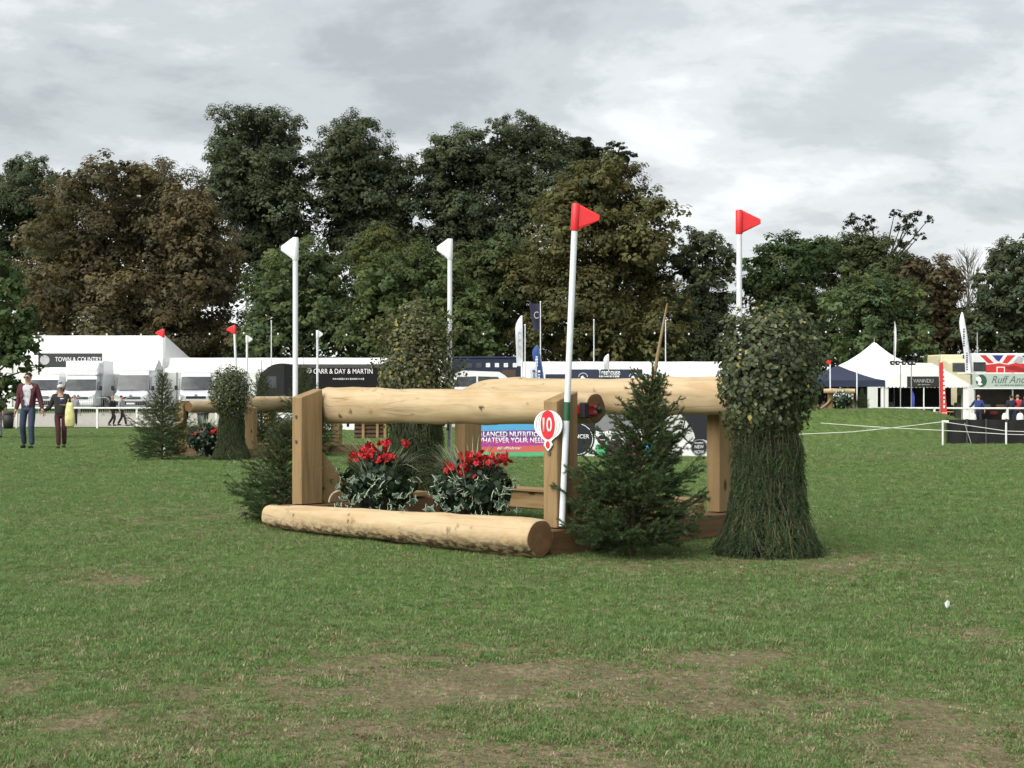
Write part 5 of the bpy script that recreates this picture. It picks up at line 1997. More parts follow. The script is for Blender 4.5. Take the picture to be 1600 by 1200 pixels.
pc('round_badge', circ(1092.5, 699, 13.2), PRINT['ink'], bd2, L2, -0.0060, 0.002)
pc('badge_ring', ring(1092.5, 699, 12.4, 0.6), GREYP, bd2, L2, -0.0083, 0.001)
x_, z_ = L2(1092.5, 698); lettering('badge_lettering', 'NEW', bd2, WHITEP, (x_, -0.0085, z_), 5.2 * s, 14 * s, depth=0.001)
x_, z_ = L2(1092.5, 706); lettering('badge_lettering', 'NOW', bd2, WHITEP, (x_, -0.0085, z_), 5.2 * s, 14.5 * s, depth=0.001)
x_, z_ = L2(1092.5, 692); marks('badge_small_print', bd2, WHITEP, x_, z_, 14 * s, 2.2 * s, 8, -0.0083, 0.001)

# white board with black letters further off
Yw = 78.0
sw = Yw / FPX
c = at(480, 671.5, Yw)
wb = thing('letter_board', 'white board with big black letters under the front rail', 'sign board', (c.x, Yw, gz(c.x, Yw)))
hb = zz_(645, Yw) - gz(c.x, Yw)
MB().box((0, 0.03, hb / 2), (160 * sw, 0.06, hb), ch=0.005).build('panel', WHITEP, wb)
lettering('letters', 'ARIAT', wb, PRINT['ink'], (xw(552, Yw) - c.x, -0.003, hb * 0.48), 16 * sw, 78 * sw, align='RIGHT', bold=0.02)

# little log-cabin jump beyond
Yk = 58.0
c = gp(580, Yk)
sk = Yk / FPX
cab = thing('log_cabin_jump', 'small dark log-cabin jump under the front rail', 'horse jump', c)
DLOG = M('dark_log', (0.085, 0.05, 0.03), 0.85, var=0.35, scale=8)
for k in range(5):
    MB().tube([(-26 * sk, 0, 0.08 + k * 0.15), (26 * sk, 0, 0.08 + k * 0.15)], 0.075, 8).build('log', DLOG, cab)
MB().prism([(-30 * sk, 0.76), (30 * sk, 0.76), (25 * sk, 0.86), (-25 * sk, 0.86)], 'y', -0.35, 0.35).build('roof', M('shingle', (0.40, 0.27, 0.14), 0.8, var=0.25), cab)
for x in (-12 * sk, 10 * sk, 22 * sk):
    MB().box((x, -0.10, 0.38), (0.10, 0.06, 0.74), ch=0.01).build('upright', PLANK_X, cab)

# ------------------------------------------------------------------ stalls on the right
Yt = 95.0
c = gp(1366, Yt)
pg = thing('pagoda_tent', 'white pointed pagoda tent behind the navy gazebo', 'tent', c, 0, 'tents and stalls on the right')
zb = c.z
za, ze = zz_(535, Yt) - zb, zz_(579, Yt) - zb
W = 2.45
prof = [(0.0, 1.0), (0.04, 0.97), (0.14, 0.82), (0.30, 0.60), (0.52, 0.36), (0.78, 0.14), (1.0, 0.0)]
for k in range(4):
    a = R(45) + k * math.pi / 2
    c0 = Vector((math.cos(a), math.sin(a), 0)) * W * 1.414; c1 = Vector((math.cos(a + math.pi / 2), math.sin(a + math.pi / 2), 0)) * W * 1.414
    vs = []; fs = []
    for (q, h) in prof:
        for j in range(7):
            p_ = (c0 * (1 - j / 6) + c1 * (j / 6)) * max(q, 0.004)
            vs.append((p_.x, p_.y, ze + (za - ze) * h))
    for i in range(len(prof) - 1):
        for j in range(6):
            o = i * 7 + j
            fs.append((o, o + 1, o + 8, o + 7))
    MB().add(vs, fs, 0, True).build('roof_panel', CANVAS, pg)
    m = (c0 + c1) / 2
    MB().box((0, 0, 0), (2 * W - 0.05, 0.03, ze)).build('wall_panel', CANVAS_W, pg, (m.x, m.y, ze / 2), (0, 0, math.atan2((c1 - c0).y, (c1 - c0).x)))
MB().tube([(0, 0, za - 0.05), (0, 0, za + 0.25)], 0.02, 6).build('finial', STEELP, pg)
lettering('script_logo', 'Carrs', pg, GREYP, (1.05, -2.46 * 0.42, ze + (za - ze) * 0.42), 0.22, 0.6, shear=0.4)

Yg = 80.0
c = gp(1309, Yg)
ngz = thing('gazebo', 'navy gazebo with a dark display under it beside the mound', 'gazebo', c, 0, 'tents and stalls on the right')
zb = c.z
za, ze, zv = zz_(571, Yg) - zb, zz_(594, Yg) - zb, zz_(604, Yg) - zb
W = 1.92
for k in range(4):
    a = R(45) + k * math.pi / 2
    c0 = Vector((math.cos(a), math.sin(a), 0)) * W * 1.414; c1 = Vector((math.cos(a + math.pi / 2), math.sin(a + math.pi / 2), 0)) * W * 1.414
    vs = []; fs = []
    for (q, h) in [(0.0, 1.0), (0.25, 0.68), (0.55, 0.34), (0.8, 0.11), (1.0, 0.0)]:
        for j in range(5):
            p_ = (c0 * (1 - j / 4) + c1 * (j / 4)) * max(q, 0.004)
            vs.append((p_.x, p_.y, ze + (za - ze) * h))
    for i in range(4):
        for j in range(4):
            o = i * 5 + j
            fs.append((o, o + 1, o + 6, o + 5))
    MB().add(vs, fs, 0, True).build('roof_panel', NAVY, ngz)
    m = (c0 + c1) / 2
    MB().box((0, 0, 0), (2 * W, 0.02, ze - zv)).build('valance', NAVY, ngz, (m.x, m.y, (ze + zv) / 2), (0, 0, math.atan2((c1 - c0).y, (c1 - c0).x)))
    MB().tube([(c0.x * 0.98, c0.y * 0.98, 0), (c0.x * 0.98, c0.y * 0.98, ze)], 0.03, 6).build('leg', STEELP, ngz)
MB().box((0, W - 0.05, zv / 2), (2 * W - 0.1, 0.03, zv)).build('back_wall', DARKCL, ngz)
rr_ = np.random.default_rng(5)
for k in range(9):
    x = -1.6 + k * 0.4
    b = thing('stall_goods', ('pale', 'purple', 'grey', 'cream', 'blue', 'brown', 'white', 'plum', 'tan')[k] + ' goods hanging in the navy gazebo, ' + ('first', 'second', 'third', 'fourth', 'fifth', 'sixth', 'seventh', 'eighth', 'ninth')[k] + ' from the left', 'goods', c + Vector((x, W - 0.35, 0.9)), 0, 'goods in the navy gazebo')
    MB().box((0, 0, 0), (0.30, 0.18, 0.5 + 0.3 * rr_.uniform()), ch=0.03).box((0, 0, 0.4), (0.12, 0.04, 0.12)).build('garment', M('goods_%d' % k, tuple(rr_.uniform(0.03, 0.28, 3)), 0.8), b)
tb = MB().box((0, 0, 0.38), (1.1, 0.6, 0.76), ch=0.02).build('display_table', CANVAS_W, None, gp(1360, 78.5))
tag(tb, 'white cloth-covered table at the right corner of the navy gazebo', 'table')

# white open-fronted stall with dark sign
Ys = 88.0
c = gp(1446, Ys)
stl = thing('white_stall', 'white stall tent with scalloped edge and dark sign', 'stall', c, 0, 'tents and stalls on the right')
zb = c.z
za, ze = zz_(567, Ys) - zb, zz_(603, Ys) - zb
x0, x1 = xw(1371, Ys) - c.x, xw(1521, Ys) - c.x
D = 4.5
xm = (x0 + x1) / 2
MB().prism([(x0, ze), (x1, ze), (xm + 0.35, za), (xm - 0.35, za)], 'y', -0.01, 0.02).build('gable_panel', CANVAS, stl)
MB().add([(x0, 0.02, ze), (x0, D, ze), (xm - 0.35, D, za), (xm - 0.35, 0.02, za)], [(0, 1, 2, 3)]).build('roof_panel', CANVAS, stl)
MB().add([(x1, 0.02, ze), (x1, D, ze), (xm + 0.35, D, za), (xm + 0.35, 0.02, za)], [(0, 1, 2, 3)]).build('roof_panel', CANVAS, stl)
MB().add([(xm - 0.35, 0.02, za), (xm + 0.35, 0.02, za), (xm + 0.35, D, za), (xm - 0.35, D, za)], [(0, 1, 2, 3)]).build('roof_panel', CANVAS, stl)
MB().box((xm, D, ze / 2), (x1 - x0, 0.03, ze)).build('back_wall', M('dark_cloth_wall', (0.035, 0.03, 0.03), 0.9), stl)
MB().box((x0, D / 2, ze / 2), (0.03, D, ze)).build('side_wall', CANVAS_W, stl)
MB().box((x1 - 0.28, 0.04, ze / 2), (0.56, 0.03, ze)).build('front_wall', CANVAS_W, stl)
MB().box((x0 + 0.4, 0.04, ze / 2 - 0.02), (0.42, 0.03, ze)).build('front_wall', CANVAS_W, stl)
nsc = 26
for k in range(nsc):
    u0 = x0 + (x1 - x0) * k / nsc; u1 = x0 + (x1 - x0) * (k + 1) / nsc
    um = (u0 + u1) / 2; rr = (u1 - u0) / 2
    poly = [(u0, ze + 0.06), (u0, ze - 0.02)] + [(um - rr * math.cos(math.pi * q / 6), ze - 0.02 - 0.085 * math.sin(math.pi * q / 6)) for q in range(1, 6)] + [(u1, ze - 0.02), (u1, ze + 0.06)]
    MB().prism(poly, 'y', -0.035, -0.012).build('scallop', CANVAS, stl)
for px in (1443.5, 1380):
    MB().tube([(xw(px, Ys) - c.x, 0, 0), (xw(px, Ys) - c.x, 0, ze)], 0.04, 6).build('leg', WOODR, stl)
sx0, sx1 = xw(1417, Ys) - c.x, xw(1470, Ys) - c.x
MB().box(((sx0 + sx1) / 2, -0.06, zz_(596.5, Ys) - zb), (sx1 - sx0, 0.03, 16.5 * Ys / FPX)).build('sign_panel', M('dark_sign', (0.02, 0.019, 0.018), 0.6), stl)
lettering('sign_lettering', 'VANNDU', stl, GREYP, ((sx0 + sx1) / 2 - 0.05, -0.076, zz_(595, Ys) - zb), 0.20, 1.1)
marks('small_print', stl, GREYP, (sx0 + sx1) / 2, zz_(601, Ys) - zb, 0.7, 0.06, 9, -0.0755)
# things for sale in the white stall
spec = [(1388, 0.9, 1.2, (0.10, 0.085, 0.07), 'brown'), (1396, 0.7, 0.8, (0.22, 0.20, 0.18), 'grey'), (1432, 0.5, 0.9, (0.16, 0.08, 0.04), 'tan'), (1456, 0.5, 0.6, (0.45, 0.44, 0.42), 'white'), (1499, 0.5, 1.6, (0.07, 0.075, 0.05), 'olive')]
for (px, w_, h_, cl, nm) in spec:
    p = gp(px, Ys + 1.6)
    st = thing('stall_stack', nm + ' heap of goods standing inside the white stall', 'goods', p, 0, 'goods in the white stall')
    MB().box((0, 0, h_ * 0.35), (w_, 0.5, h_ * 0.7), ch=0.05).box((0.05, -0.05, h_ * 0.82), (w_ * 0.6, 0.35, h_ * 0.28), ch=0.06).build('stack', M('stack_' + nm, cl, 0.85, var=0.3, scale=6), st)
# trestle table before it
p = gp(1462, Ys - 1.0)
tt = thing('trestle_table', 'wooden trestle table in front of the white stall', 'table', p)
MB().box((0, 0, 0.74), (1.8, 0.6, 0.05), ch=0.01).build('table_top', PLANK_X, tt)
for sx in (-0.6, 0.6):
    for q in (-1, 1):
        MB().tube([(sx - 0.25 * q, 0, 0.0), (sx + 0.25 * q, 0, 0.72)], 0.035, 5).build('leg', PLANK_X, tt)

# stall with pale green fascia
Yr = 87.0
c = gp(1585, Yr)
rf = thing('fascia_stall', 'pet stall with pale green fascia and script lettering', 'stall', c, 0, 'tents and stalls on the right')
zb = c.z
x0, x1 = xw(1521, Yr) - c.x, xw(1680, Yr) - c.x
zt, zl = zz_(583.5, Yr) - zb, zz_(606, Yr) - zb
MINT = M('pale_green_fascia', (0.42, 0.50, 0.44), 0.6, var=0.04)
MB().box(((x0 + x1) / 2, 0, (zt + zl) / 2), (x1 - x0, 0.08, zt - zl), ch=0.01).build('fascia', MINT, rf)
MB().box(((x0 + x1) / 2, -0.02, zl - 0.03), (x1 - x0, 0.10, 0.06)).build('white_trim', WHITEP, rf)
MB().box(((x0 + x1) / 2, 1.6, zt + 0.02), (x1 - x0, 3.1, 0.06)).build('roof', CANVAS_W, rf)
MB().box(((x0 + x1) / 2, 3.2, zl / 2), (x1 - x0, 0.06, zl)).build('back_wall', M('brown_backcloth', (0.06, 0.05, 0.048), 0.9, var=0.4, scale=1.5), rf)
MB().box((x0 + 0.02, 1.6, zl / 2), (0.05, 3.1, zl)).build('side_wall', CANVAS_W, rf)
for px in (1523, 1582.5):
    MB().box((xw(px, Yr) - c.x, 0.05, zt / 2), (0.07, 0.07, zt + 0.1)).build('upright', STEELP, rf)
DKGREEN = M('dark_green_print', (0.03, 0.09, 0.06), 0.5)
lettering('script_lettering', 'Ruff And Tumble', rf, M('grey_green_ink', (0.10, 0.13, 0.12), 0.5), (xw(1549, Yr) - c.x, -0.045, zz_(593, Yr) - zb), 0.40, 3.6, align='LEFT', shear=0.35)
marks('small_print', rf, MATS['grey_green_ink'], xw(1554, Yr) - c.x + 1.1, zz_(602, Yr) - zb, 2.2, 0.10, 22, -0.041)
plate('logo_disc', disc(xw(1533, Yr) - c.x, zz_(595, Yr) - zb, 0.30, 20, 0.34), rf, DKGREEN, -0.041, 0.004)
dg_ = [(-0.28, 0.16), (-0.12, 0.26), (0.02, 0.18), (0.08, 0.02), (0.02, -0.10), (0.16, -0.18), (0.0, -0.26), (-0.16, -0.22), (-0.12, -0.06), (-0.26, 0.04)]
plate('logo_figure', [(xw(1533, Yr) - c.x + a * 0.9 - 0.06, zz_(595, Yr) - zb + b * 1.0) for a, b in dg_], rf, WHITEP, -0.046, 0.003)
rr_ = np.random.default_rng(8)
names = ['brown', 'grey', 'dark red', 'tan', 'black', 'dun', 'plum', 'beige']
for k in range(8):
    p = gp(1530 + k * 11, Yr + 1.8)
    b = thing('stall_bed', names[k] + ' pet bed stacked in the pet stall', 'goods', p + Vector((0, 0, 0.5 + 0.35 * (k % 2))), 0, 'goods in the pet stall')
    cl = {'brown': (0.10, 0.06, 0.04), 'grey': (0.2, 0.2, 0.2), 'dark red': (0.2, 0.03, 0.03), 'tan': (0.25, 0.17, 0.1), 'black': (0.02, 0.02, 0.02), 'dun': (0.15, 0.12, 0.09), 'plum': (0.10, 0.03, 0.06), 'beige': (0.32, 0.28, 0.22)}[names[k]]
    MB().lathe([(0, 0), (0.22, 0.0), (0.26, 0.08), (0.24, 0.2), (0.17, 0.22), (0.14, 0.1), (0, 0.09)], 14).build('cushion', M('bed_' + names[k].replace(' ', '_'), cl, 0.9), b)

# lorry painted with a flag, and cream lorry
Yu = 97.0
c = gp(1590, Yu)
ul = thing('flag_lorry', 'white lorry painted with a red, white and blue flag', 'lorry', c)
zb = c.z
x0, x1 = xw(1519, Yu) - c.x, xw(1700, Yu) - c.x
zt = zz_(552, Yu) - zb
MB().box(((x0 + x1) / 2, 1.25, (zt + 0.9) / 2), (x1 - x0, 2.5, zt - 0.9), ch=0.04).build('box_body', VWHITE, ul)
def UL(px, py): return (xw(px, Yu) - c.x, zz_(py, Yu) - zb)
BLUEF = M('flag_blue', (0.03, 0.04, 0.22), 0.4); REDF = M('flag_red', (0.60, 0.035, 0.035), 0.4, var=0.12, scale=1.5); DREDF = M('flag_dark_red', (0.30, 0.02, 0.02), 0.4)
def up(name, pts, mat, y=-0.001): return plate(name, [UL(*p) for p in pts], ul, mat, y, 0.003)
up('flag_blue_patch', [(1550, 555), (1568, 555), (1561, 565), (1557, 563)], BLUEF)
up('flag_red_stripe', [(1531, 555), (1540, 555), (1553, 567), (1544, 568)], REDF)
up('flag_red_stripe', [(1574, 555), (1587, 555), (1574, 568), (1566, 567)], REDF)
up('flag_red_wave', [(1540, 583), (1540, 570), (1550, 569), (1562, 567.5), (1575, 570), (1590, 566), (1606, 570), (1630, 566), (1630, 583)], REDF, -0.005)
up('flag_fold', [(1566, 574), (1585, 571), (1600, 576), (1604, 583), (1580, 578)], DREDF, -0.009)
up('flag_white_fold', [(1583, 566), (1592, 556), (1600, 560), (1596, 569)], GREYP, -0.009)
up('flag_blue_patch', [(1596, 556), (1612, 555), (1606, 563)], BLUEF)
f = MB().box((*[(UL(1530.5, 0)[0]), -0.012], UL(0, 573)[1]), (19 * Yu / FPX, 0.02, 14 * Yu / FPX)).build('window', TRIM, ul)
MB().box((UL(1530.5, 0)[0], -0.03, UL(0, 574)[1]), (17 * Yu / FPX, 0.01, 11 * Yu / FPX)).build('pane', SCREEN, f)
up('hatch_frame', [(1557, 573), (1570, 573), (1570, 582), (1568.5, 582), (1568.5, 574.5), (1558.5, 574.5), (1558.5, 582), (1557, 582)], WHITEP, -0.013)
for u in (1545, 1580):
    wheel(ul, UL(u, 0)[0], 0.2, 0.45, 0.26)
MB().tube([(UL(1533, 0)[0], 0.8, zt), (UL(1533, 0)[0], 0.8, zz_(519, Yu) - zb)], 0.035, 6).build('mast', STEELP, ul)
Yc = 96.0
c = gp(1490, Yc)
clr = thing('cream_lorry', 'cream horse lorry behind the red feather flag', 'lorry', c)
zb = c.z
CREAM = M('cream_paint', (0.66, 0.60, 0.40), 0.45, var=0.05)
hx = 19.5 * Yc / FPX
zt = zz_(554, Yc) - zb
MB().box((0, 1.6, (zt + 0.8) / 2), (2 * hx, 3.2, zt - 0.8), ch=0.06).build('box_body', CREAM, clr)
vs, fs = loft([rsec(hx * 0.82, 0.6, zz_(566, Yc) - zb, -1.5, 0.15), rsec(hx * 0.9, 0.6, zz_(562, Yc) - zb, -1.0, 0.15), rsec(hx * 0.92, 0.6, zz_(560, Yc) - zb, -0.05, 0.15)])
MB().add(vs, fs).build('cab', CREAM, clr)
MB().box((0, -1.53, zz_(574, Yc) - zb), (hx * 1.3, 0.04, 0.5), ch=0.02).build('windscreen', SCREEN, clr)
MB().box((hx - 0.15, -0.02, zz_(570, Yc) - zb), (0.10, 0.04, 1.2)).build('edge_trim', TRIM, clr)
for u in (-hx + 0.3, hx - 0.3):
    wheel(clr, u, -0.8, 0.42, 0.26)

# ------------------------------------------------------------------ feather flags and poles
def feather(label, foot_px, Y, py0, py1, w_px, mat, lean=0.0, txt=None, tmat=None, group='feather flags and banners of the show', curve=0.5):
    """tall sail-shaped banner: straight mast edge, bowed top; py0 top, py1 bottom of the cloth"""
    c = gp(foot_px, Y)
    root = thing('feather_flag', label, 'flag', c, 0, group)
    zb = c.z
    zt, zl = zz_(py0, Y) - zb, zz_(py1, Y) - zb
    W = w_px * Y / FPX
    s_ = 1 if W > 0 else -1
    W = abs(W)
    H = zt - zl
    lx = lean * Y / FPX
    n = 12
    fr, bk = [], []
    for i in range(n + 1):
        f = i / n
        z = zl + H * f
        xm = lx * f ** 1.6
        wd = W * (1 - max(0, (f - 0.72) / 0.28) ** 2 * 0.85) * (0.82 + 0.18 * f)
        for j in range(4):
            q = j / 3
            ydisp = 0.05 * math.sin(5 * f + 2 * q)
            fr.append((xm + s_ * wd * q, ydisp - 0.012, z)); bk.append((xm + s_ * wd * q, ydisp + 0.012, z))
    fs = []
    for i in range(n):
        for j in range(3):
            o = i * 4 + j
            fs.append((o, o + 1, o + 5, o + 4))
    m = MB(); m.add(fr, fs, 0, True); m.add(bk, [f_[::-1] for f_ in fs], 0, True)
    m.build('cloth', mat, root)
    MB().tube([(lx * (f / 1.0) ** 1.6 if f > 0 else 0, 0, (zl + H * f)) for f in np.linspace(0, 1, 8)], 0.03, 6).build('mast', STEELP, root)
    MB().tube([(0, 0, 0), (0, 0, zl + 0.05)], 0.035, 6).build('mast_foot', STEELP, root)
    if isinstance(txt, int):
        for q in range(2):
            marks('print_mark', root, tmat or WHITEP, s_ * W * 0.5 + lx * (0.12 + 0.38 * q), zl + H * (0.22 + 0.38 * q), W * 0.30, H * 0.30, txt, -0.065, 0.004, True, q)
    elif txt:
        t_ = lettering('lettering', txt, root, tmat or WHITEP, (0, 0, 0), W * 0.36, H * 0.52)
        t_.rotation_euler = (0, R(90), 0)
        t_.location = (s_ * W * 0.45 + lx * 0.25, -0.075, zl + H * 0.42)
    return root


REDCL = M('red_cloth', (0.62, 0.035, 0.035), 0.7); BLUECL = M('blue_cloth', (0.025, 0.07, 0.24), 0.7); NAVYCL = M('navy_cloth', (0.022, 0.022, 0.05), 0.75); WHCL = M('white_cloth', (0.66, 0.68, 0.72), 0.75)
ROYAL = M('royal_cloth', (0.05, 0.07, 0.38), 0.7)
Yv = 77.0
c = gp(1476, Yv)
rbn = thing('upright_banner', 'tall straight red banner in front of the white stall', 'flag', c, 0, 'feather flags and banners of the show')
def RB(px, py): return (xw(px, Yv) - c.x, zz_(py, Yv) - c.z)
MB().prism([RB(1470, 652), RB(1480.5, 652), RB(1473.2, 565.5), RB(1468, 567)], 'y', -0.015, 0.015).build('cloth', REDCL, rbn)
x, z = RB(1475, 605); marks('print_mark', rbn, WHITEP, x, z, 0.10, 2.0, 9, -0.016, 0.004, True, 3)
x, z = RB(1476, 645); marks('print_mark', rbn, WHITEP, x, z, 0.22, 0.08, 4, -0.016, 0.004)
MB().tube([(RB(1469.5, 0)[0], 0.03, 0.0), (RB(1467.6, 0)[0], 0.03, RB(0, 562)[1])], 0.025, 6).build('mast', STEELP, rbn)
MB().tube([(RB(1481, 0)[0], 0.03, 0.0), (RB(1480.6, 0)[0], 0.03, RB(0, 650)[1])], 0.02, 6).build('foot', STEELP, rbn)
feather('tall white feather flag with dark writing beside the flag-painted lorry', 1517, 90, 488, 585, -10, WHCL, -13, 8, NAVYCL)
feather('thin white feather flag seen edge-on above the white stall', 1397, 92, 502, 564, 3, WHCL, 1)
feather('small royal blue flag at the front of the white stall', 1424, 80, 610, 646, 5, ROYAL, 0)
feather('white sail flag with grey letters left of the navy mast flag', 817, 96, 493, 572, -12, WHCL, -1, 'LUZ', GREYP)
feather('blue feather flag with a small emblem above the back rail', 850, 93, 539, 600, -13, BLUECL, -10, 4, WHITEP)
feather('small pale teardrop flag with a letter K beside the blue one', 840, 92, 565, 606, -12, WHCL, -2, 'K', ROYAL)
feather('small pale teardrop flag over the middle marquee roof', 952, 101, 553, 590, -9, WHCL, -1)
# mast flags
def mast(label, px, Y, top, flag=None):
    c = gp(px, Y)
    root = thing('mast', label, 'flag mast', c, 0, 'thin masts over the marquees')
    H = zz_(top, Y) - c.z
    MB().tube([(0, 0, 0), (0, 0, H)], [0.05, 0.032], 7).ball((0, 0, H), 0.06).build('pole', POLEW, root)
    if flag:
        w0, h0, mat, txt = flag
        w0 *= Y / FPX; h0 *= Y / FPX
        vs = []; fs = []
        for i in range(8):
            for j in range(6):
                q, f = i / 7, j / 5
                vs.append((-w0 * q * (1.15 - 0.5 * f), 0.10 * math.sin(4 * q + 2 * f), H - 0.1 - h0 * f - 0.12 * q + 0.12 * q * (1 - f)))
        for i in range(7):
            for j in range(5):
                o = i * 6 + j
                fs.append((o, o + 1, o + 7, o + 6))
        m = MB().add(vs, fs, 0, True)
        m.build('flag_cloth', mat, root)
        if txt:
            lettering('emblem', txt, root, GREYP, (-w0 * 0.42, -0.16, H - 0.1 - h0 * 0.45), 0.45, w0 * 0.45)
    return root


mast('thin mast with a dark navy flag in the middle of the tents', 844.5, 103, 472, (16, 40, NAVYCL, 'C'))
mast('bare thin white mast right of the near red flag pole', 928, 105, 500)
mast('bare thin white mast behind the spruce leader', 1040, 105, 501, (10, 8, NAVYCL, None))
mast('short bare mast beside the white sail flag', 820.5, 100, 508)
mast('bare thin mast above the black lorry', 424, 109, 502)

# black floodlight bar on two stands
Yf = 84.0
c = gp(1415, Yf)
fb = thing('light_bar', 'black spotlight bar on two thin stands above the white stall', 'light bar', c)
zb = c.z
def FB(px, py): return (xw(px, Yf) - c.x, zz_(py, Yf) - zb)
for px in (1407, 1424):
    x, _ = FB(px, 0)
    MB().tube([(x, 0, 0), (x, 0, FB(0, 570)[1])], 0.03, 6).build('stand', STEELP, fb)
x0, z0 = FB(1390, 569); x1, z1 = FB(1428, 562)
MB().box(((x0 + x1) / 2, 0, FB(0, 566)[1]), (x1 - x0, 0.1, 0.08)).build('bar', TRIM, fb)
for px in (1394, 1402, 1412, 1421, 1427):
    x, z = FB(px, 567)
    l_ = MB().box((x, -0.03, z), (0.20, 0.22, 0.24), ch=0.04).build('spotlight', TRIM, fb)
    MB().prism(disc(x, z, 0.05, 10), 'y', -0.155, -0.141).build('lens', LAMP, l_)

# navy name banner in front of the middle marquee
Yh = 99.0
c = gp(930, Yh)
tb_ = thing('name_banner', 'navy banner with white lettering behind the back rail', 'banner', c)
zb = c.z
def TB(px, py): return (xw(px, Yh) - c.x, zz_(py, Yh) - zb)
x0, z1 = TB(888, 577); x1, z0 = TB(1004, 606)
MB().box(((x0 + x1) / 2, 0, (z0 + z1) / 2), (x1 - x0, 0.05, z1 - z0), ch=0.005).build('board', M('navy_banner', (0.020, 0.028, 0.065), 0.6), tb_)
x0b, z1b = TB(852, 584.5); x1b, _ = TB(887.5, 0)
MB().box(((x0b + x1b) / 2, 0, (z0 + z1b) / 2), (x1b - x0b, 0.05, z1b - z0), ch=0.005).build('board', M('navy_banner', (0, 0, 0)), tb_)
x, z = TB(952, 581.5); lettering('letters', 'Treehouse', tb_, WHITEP, (x, -0.03, z), 0.36, 34 * Yh / FPX, bold=0.015)
x, z = TB(952, 588); marks('small_print', tb_, WHITEP, x, z, 32 * Yh / FPX, 0.12, 13, -0.026)
for px in (911, 990):
    x, z = TB(px, 590)
    pts_ = ring(0, 0, 0.30, 0.03, 0.15, math.pi - 0.15, 16)
    plate('emblem_arc', [(x + a, z + b) for a, b in pts_], tb_, WHITEP, -0.027, 0.004)
    plate('emblem', [(x - 0.18, z - 0.1), (x - 0.12, z + 0.08), (x, z + 0.12), (x + 0.06, z + 0.02), (x + 0.16, z - 0.02), (x + 0.18, z - 0.1)], tb_, WHITEP, -0.027, 0.004)
for px in (890, 1002, 853):
    x, _ = TB(px, 0)
    MB().tube([(x, 0.05, 0), (x, 0.05, z1 - (0 if px != 853 else z1 - z1b))], 0.03, 6).build('banner_pole', STEELP, tb_)

# festoon bulbs strung across the show ground
Yz = 104.0
c = at(800, 520, Yz)
fs_ = thing('festoon_lights', 'string of small round white bulbs hung across the dark trees', 'string lights', (0, Yz, c.z))
WIRE = M('wire_black', (0.01, 0.01, 0.01), 0.6)
BULB = M('bulb_white', (0.85, 0.85, 0.82), 0.3, var=0.02)
pts_ = []
for k in range(31):
    px = 60 + k * 53.5
    ph = (k % 6) / 6
    z = zz_(519 + 2.5 * math.sin(math.pi * ph) - (0 if px < 1250 else 3), Yz) - c.z
    pts_.append((xw(px, Yz), 0, z))
MB().tube(pts_, 0.008, 4).build('cable', WIRE, fs_)
for p_ in pts_:
    MB().ball((0, 0, -0.07), (0.055, 0.055, 0.07), nu=8, nv=5).build('bulb', BULB, fs_, p_)
for p_ in (pts_[0], pts_[10], pts_[20], pts_[-1]):
    MB().tube([(0, 0, 0.1), (0, 0, -(c.z + 1.6) - p_[2])], 0.04, 6).build('support_pole', WIRE, fs_, (p_[0], 0.1, p_[2]))

# ------------------------------------------------------------------ string fence and black mesh fence at right
Ym = 44.0
c = gp(1476, Ym)
mf = thing('mesh_fence', 'low black windbreak fence at the right edge', 'fence', c)
zb = c.z
hm = zz_(655, Ym) - zb
xs_m = [xw(px, Ym) - c.x for px in (1478, 1510, 1540, 1572, 1605, 1640)]
for k in range(5):
    vs = []; fs = []
    for i in range(7):
        for j in range(5):
            q, f = i / 6, j / 4
            vs.append((xs_m[k] + (xs_m[k + 1] - xs_m[k]) * q, 0.03 * math.sin(6 * q + k) * math.sin(3 * f) , 0.0 + hm * f - 0.015 * math.sin(math.pi * q) * f))
    for i in range(6):
        for j in range(4):
            o = i * 5 + j
            fs.append((o, o + 1, o + 6, o + 5))
    MB().add(vs, fs, 0, True).build('mesh_panel', BLACKM, mf)
for x in xs_m:
    MB().box((x, -0.05, hm / 2), (0.045, 0.045, hm + 0.02), ch=0.006).build('stake', M('dark_stake', (0.05, 0.045, 0.04), 0.8), mf)
MB().tube([(xw(1516, Ym) - c.x, -0.12, 0), (xw(1506, Ym) - c.x, -0.07, hm - 0.1)], 0.014, 5).build('strut', STEELP, mf)
Yq = 41.5
ROPE = M('white_string', (0.70, 0.72, 0.66), 0.8)
c = gp(1474, Yq)
sf = thing('string_fence', 'white string fence on thin white stakes crossing before the mound', 'fence', c)
zb = c.z
def SQ(px, py, Y=Yq): p_ = at(px, py, Y); return (p_.x - c.x, p_.y - c.y, p_.z - zb)
for px, top in ((1473, 657), (1572, 660)):
    x = xw(px, Yq) - c.x
    MB().box((x, 0, (zz_(top, Yq) - zb) / 2), (0.04, 0.04, zz_(top, Yq) - zb), ch=0.006).build('stake', WOODR, sf)
MB().box((xw(1477.5, Yq) - c.x, 0.03, zz_(659, Yq) - zb), (0.18, 0.03, 0.07), ch=0.005).build('cap', WOODR, sf)
for pl_ in ([(1282, 661), (1330, 664.5), (1390, 668.5), (1473, 672.5), (1572, 678.5), (1620, 680)], [(1150, 682), (1250, 678.5), (1330, 675), (1400, 668), (1473, 659), (1572, 673.5), (1620, 675)]):
    MB().tube([SQ(*q) for q in pl_], 0.009, 5).build('string', ROPE, sf)

